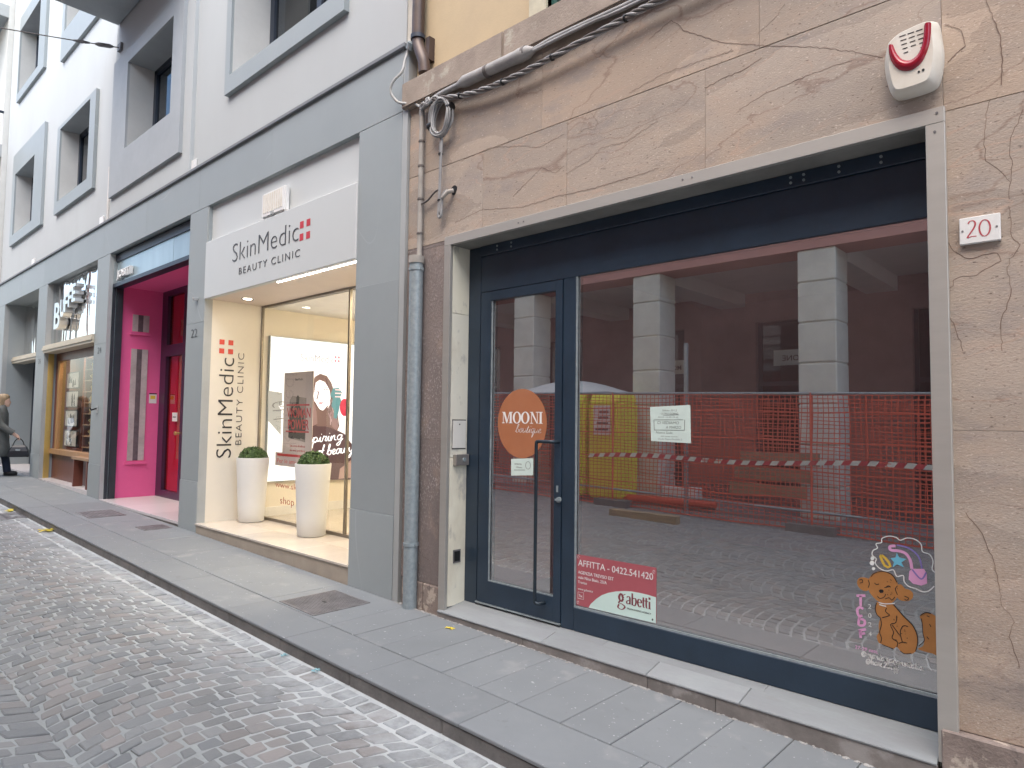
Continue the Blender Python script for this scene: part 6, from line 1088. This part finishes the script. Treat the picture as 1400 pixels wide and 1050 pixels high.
for x0, x1 in ((-10.6, -7.1), (-7.1, -3.55), (-3.55, .0), (.0, 3.4)):
    part('net', fence(x0, x1, -6.45, int(x0 * 10) % 7), M_NET, nf, kind='stuff')
    p_ = part('post', MB().tube([(x0, -6.47, zp(x0) - .1), (x0, -6.47, zp(x0) + 2.0)], .018, 10), M_NET, nf); part('foot', B(x0 - .35, x0 + .35, -6.6, -6.36, zp(x0) - .1, zp(x0) + .03), M_KERB, p_)
    part('rail', MB().tube([(x0 + .0, -6.475, zp(x0) + 1.985), (x1, -6.475, zp(x1) + 1.985)], .021, 10), M_GALV, nf); part('rail', MB().tube([(x0 + .0, -6.475, zp(x0) + .22), (x1, -6.475, zp(x1) + .22)], .018, 10), M_GALV, nf)
nf2 = thing('inner_net_fence', 'second orange-red net fence standing just inside the arcade behind the pillars', 'fence', (-5, -7.05, 0))
for x0, x1 in ((-6.7, -3.3), (-3.3, .2), (.2, 3.4)):
    part('net', fence(x0, x1, -8.35, 3 + int(x0)), M_NET, nf2, kind='stuff'); part('post', MB().tube([(x0, -8.37, zp(x0) - .1), (x0, -8.37, zp(x0) + 2.0)], .018, 10), M_NET, nf2)
bt_ = thing('barrier_tape', 'red and white striped barrier tape tied along the net fence', 'tape', (-4, -6.4, .9)); n = 60
for k in range(n):
    x0 = -7.6 + k * .115; z = lambda X: .93 + .012 * (X + 4) + .03 * math.sin(X * 1.7); sk_ = .05
    part('stripe', MB().hexa([(x0, -6.385, z(x0) - .035), (x0 + .115, -6.385, z(x0 + .115) - .035), (x0 + .115, -6.383, z(x0 + .115) - .035), (x0, -6.383, z(x0) - .035)], [(x0 + sk_, -6.385, z(x0) + .035), (x0 + .115 + sk_, -6.385, z(x0 + .115) + .035), (x0 + .115 + sk_, -6.383, z(x0 + .115) + .035), (x0 + sk_, -6.383, z(x0) + .035)]), M_RED if k % 2 else M_OPSTONE, bt_)
def ybin(x, lab):
    t = thing('clothes_bin', lab, 'bin', (x, -7.1, zp(x))); z0 = zp(x) - .02
    part('body', B(x - .36, x + .36, -7.0 - .42, -6.72, z0, z0 + 1.86), M_YBIN, t, bev=.05, seg=3); part('hood', MB().slab([(x - .33, -6.74, z0 + 1.84), (x - .33, -6.8, z0 + 1.98), (x - .33, -7.0, z0 + 2.03), (x - .33, -7.36, z0 + 1.98), (x - .33, -7.4, z0 + 1.84)], (.66, 0, 0)), M_YBIN, t, bev=.01)
    part('chute', B(x - .25, x + .25, -6.72, -6.69, z0 + 1.5, z0 + 1.75), M_YBIN, t, bev=.01)
    part('label_panel', B(x - .2, x + .2, -6.6895, -6.685, z0 + 1.22, z0 + 1.78), M_WHITE, t); m = MB(); fr = (V((x, -6.685, 0)), V((-1, 0, 0)), V((0, 0, 1)), V((0, 1, 0)))
    for k in range(4): m.fill([(-.15, z0 + 1.3 + k * .11), (.15 - .03 * k, z0 + 1.3 + k * .11), (.15 - .03 * k, z0 + 1.35 + k * .11), (-.15, z0 + 1.35 + k * .11)], fr)
    part('label_bars', m, M_GREYTXT, t)
ybin(-7.5, 'tall yellow bin with a white label panel behind the net, nearer the stone pillar'); ybin(-8.32, 'tall yellow bin with a white label panel behind the net, under the white dome')
dm = MB(); dm.add([(X, Y, 2.1 + .28 * (1 - ((X + 8.85) / 1.35) ** 2) * (1 - ((Y + 7.45) / .6) ** 2)) for Y in [-8.05 + 1.2 * j / 8 for j in range(9)] for X in [-10.2 + 2.7 * i / 16 for i in range(17)]], [(j * 17 + i, j * 17 + i + 1, j * 17 + i + 18, j * 17 + i + 17) for j in range(8) for i in range(16)], 0, True)
t = thing('white_canopy', 'low white domed canopy above the yellow bins behind the net', 'canopy', (-8.6, -7.45, 0)); part('dome', dm, M_WHITE, t)
for sx in (-10.1, -7.6): part('pole', MB().tube([(sx, -7.5, zp(sx)), (sx, -7.5, 2.12)], .02, 8), M_GALV, t)
solo('signpost', MB().box(-5.72, -5.66, -6.66, -6.60, -.1, 2.9), M_GALV, 'bare galvanised post standing behind the net fence', 'post', (-5.69, -6.63, 0), bev=.004)
tb = MB(); pth = [(-7.3 + .02 * i, -7.02 - .002 * i, zp(-7) + .02) for i in range(95)]; tb.tube(pth, [.07 if i % 2 else .058 for i in range(95)], 12); solo('drain_tube', tb, M_TUBE, 'orange corrugated tube lying on the ground behind the net', 'tube', (-6.3, -7.1, 0))
solo('white_block', B(-6.55, -5.85, -7.55, -7.3, -.04, .32), M_WHITE, 'white block on the ground between net and pillar', 'block', (-6.2, -7.4, 0), bev=.01)
solo('timber_beam', B(-6.5, -5.25, -5.62, -5.48, -.08, .06), M_PLANK, 'short timber beam lying on the cobbles before the net', 'beam', (-5.9, -5.55, 0), bev=.008)
for i in range(3): solo('plank', B(-5.2 + i * .1, -3.9 + i * .1, -7.3, -7.26, .3 + i * .27, .5 + i * .27), M_PLANK, ['lowest plank leaning level behind the net', 'middle plank leaning level behind the net', 'topmost plank leaning level behind the net'][i], 'plank', (-4.5, -7.28, .4))
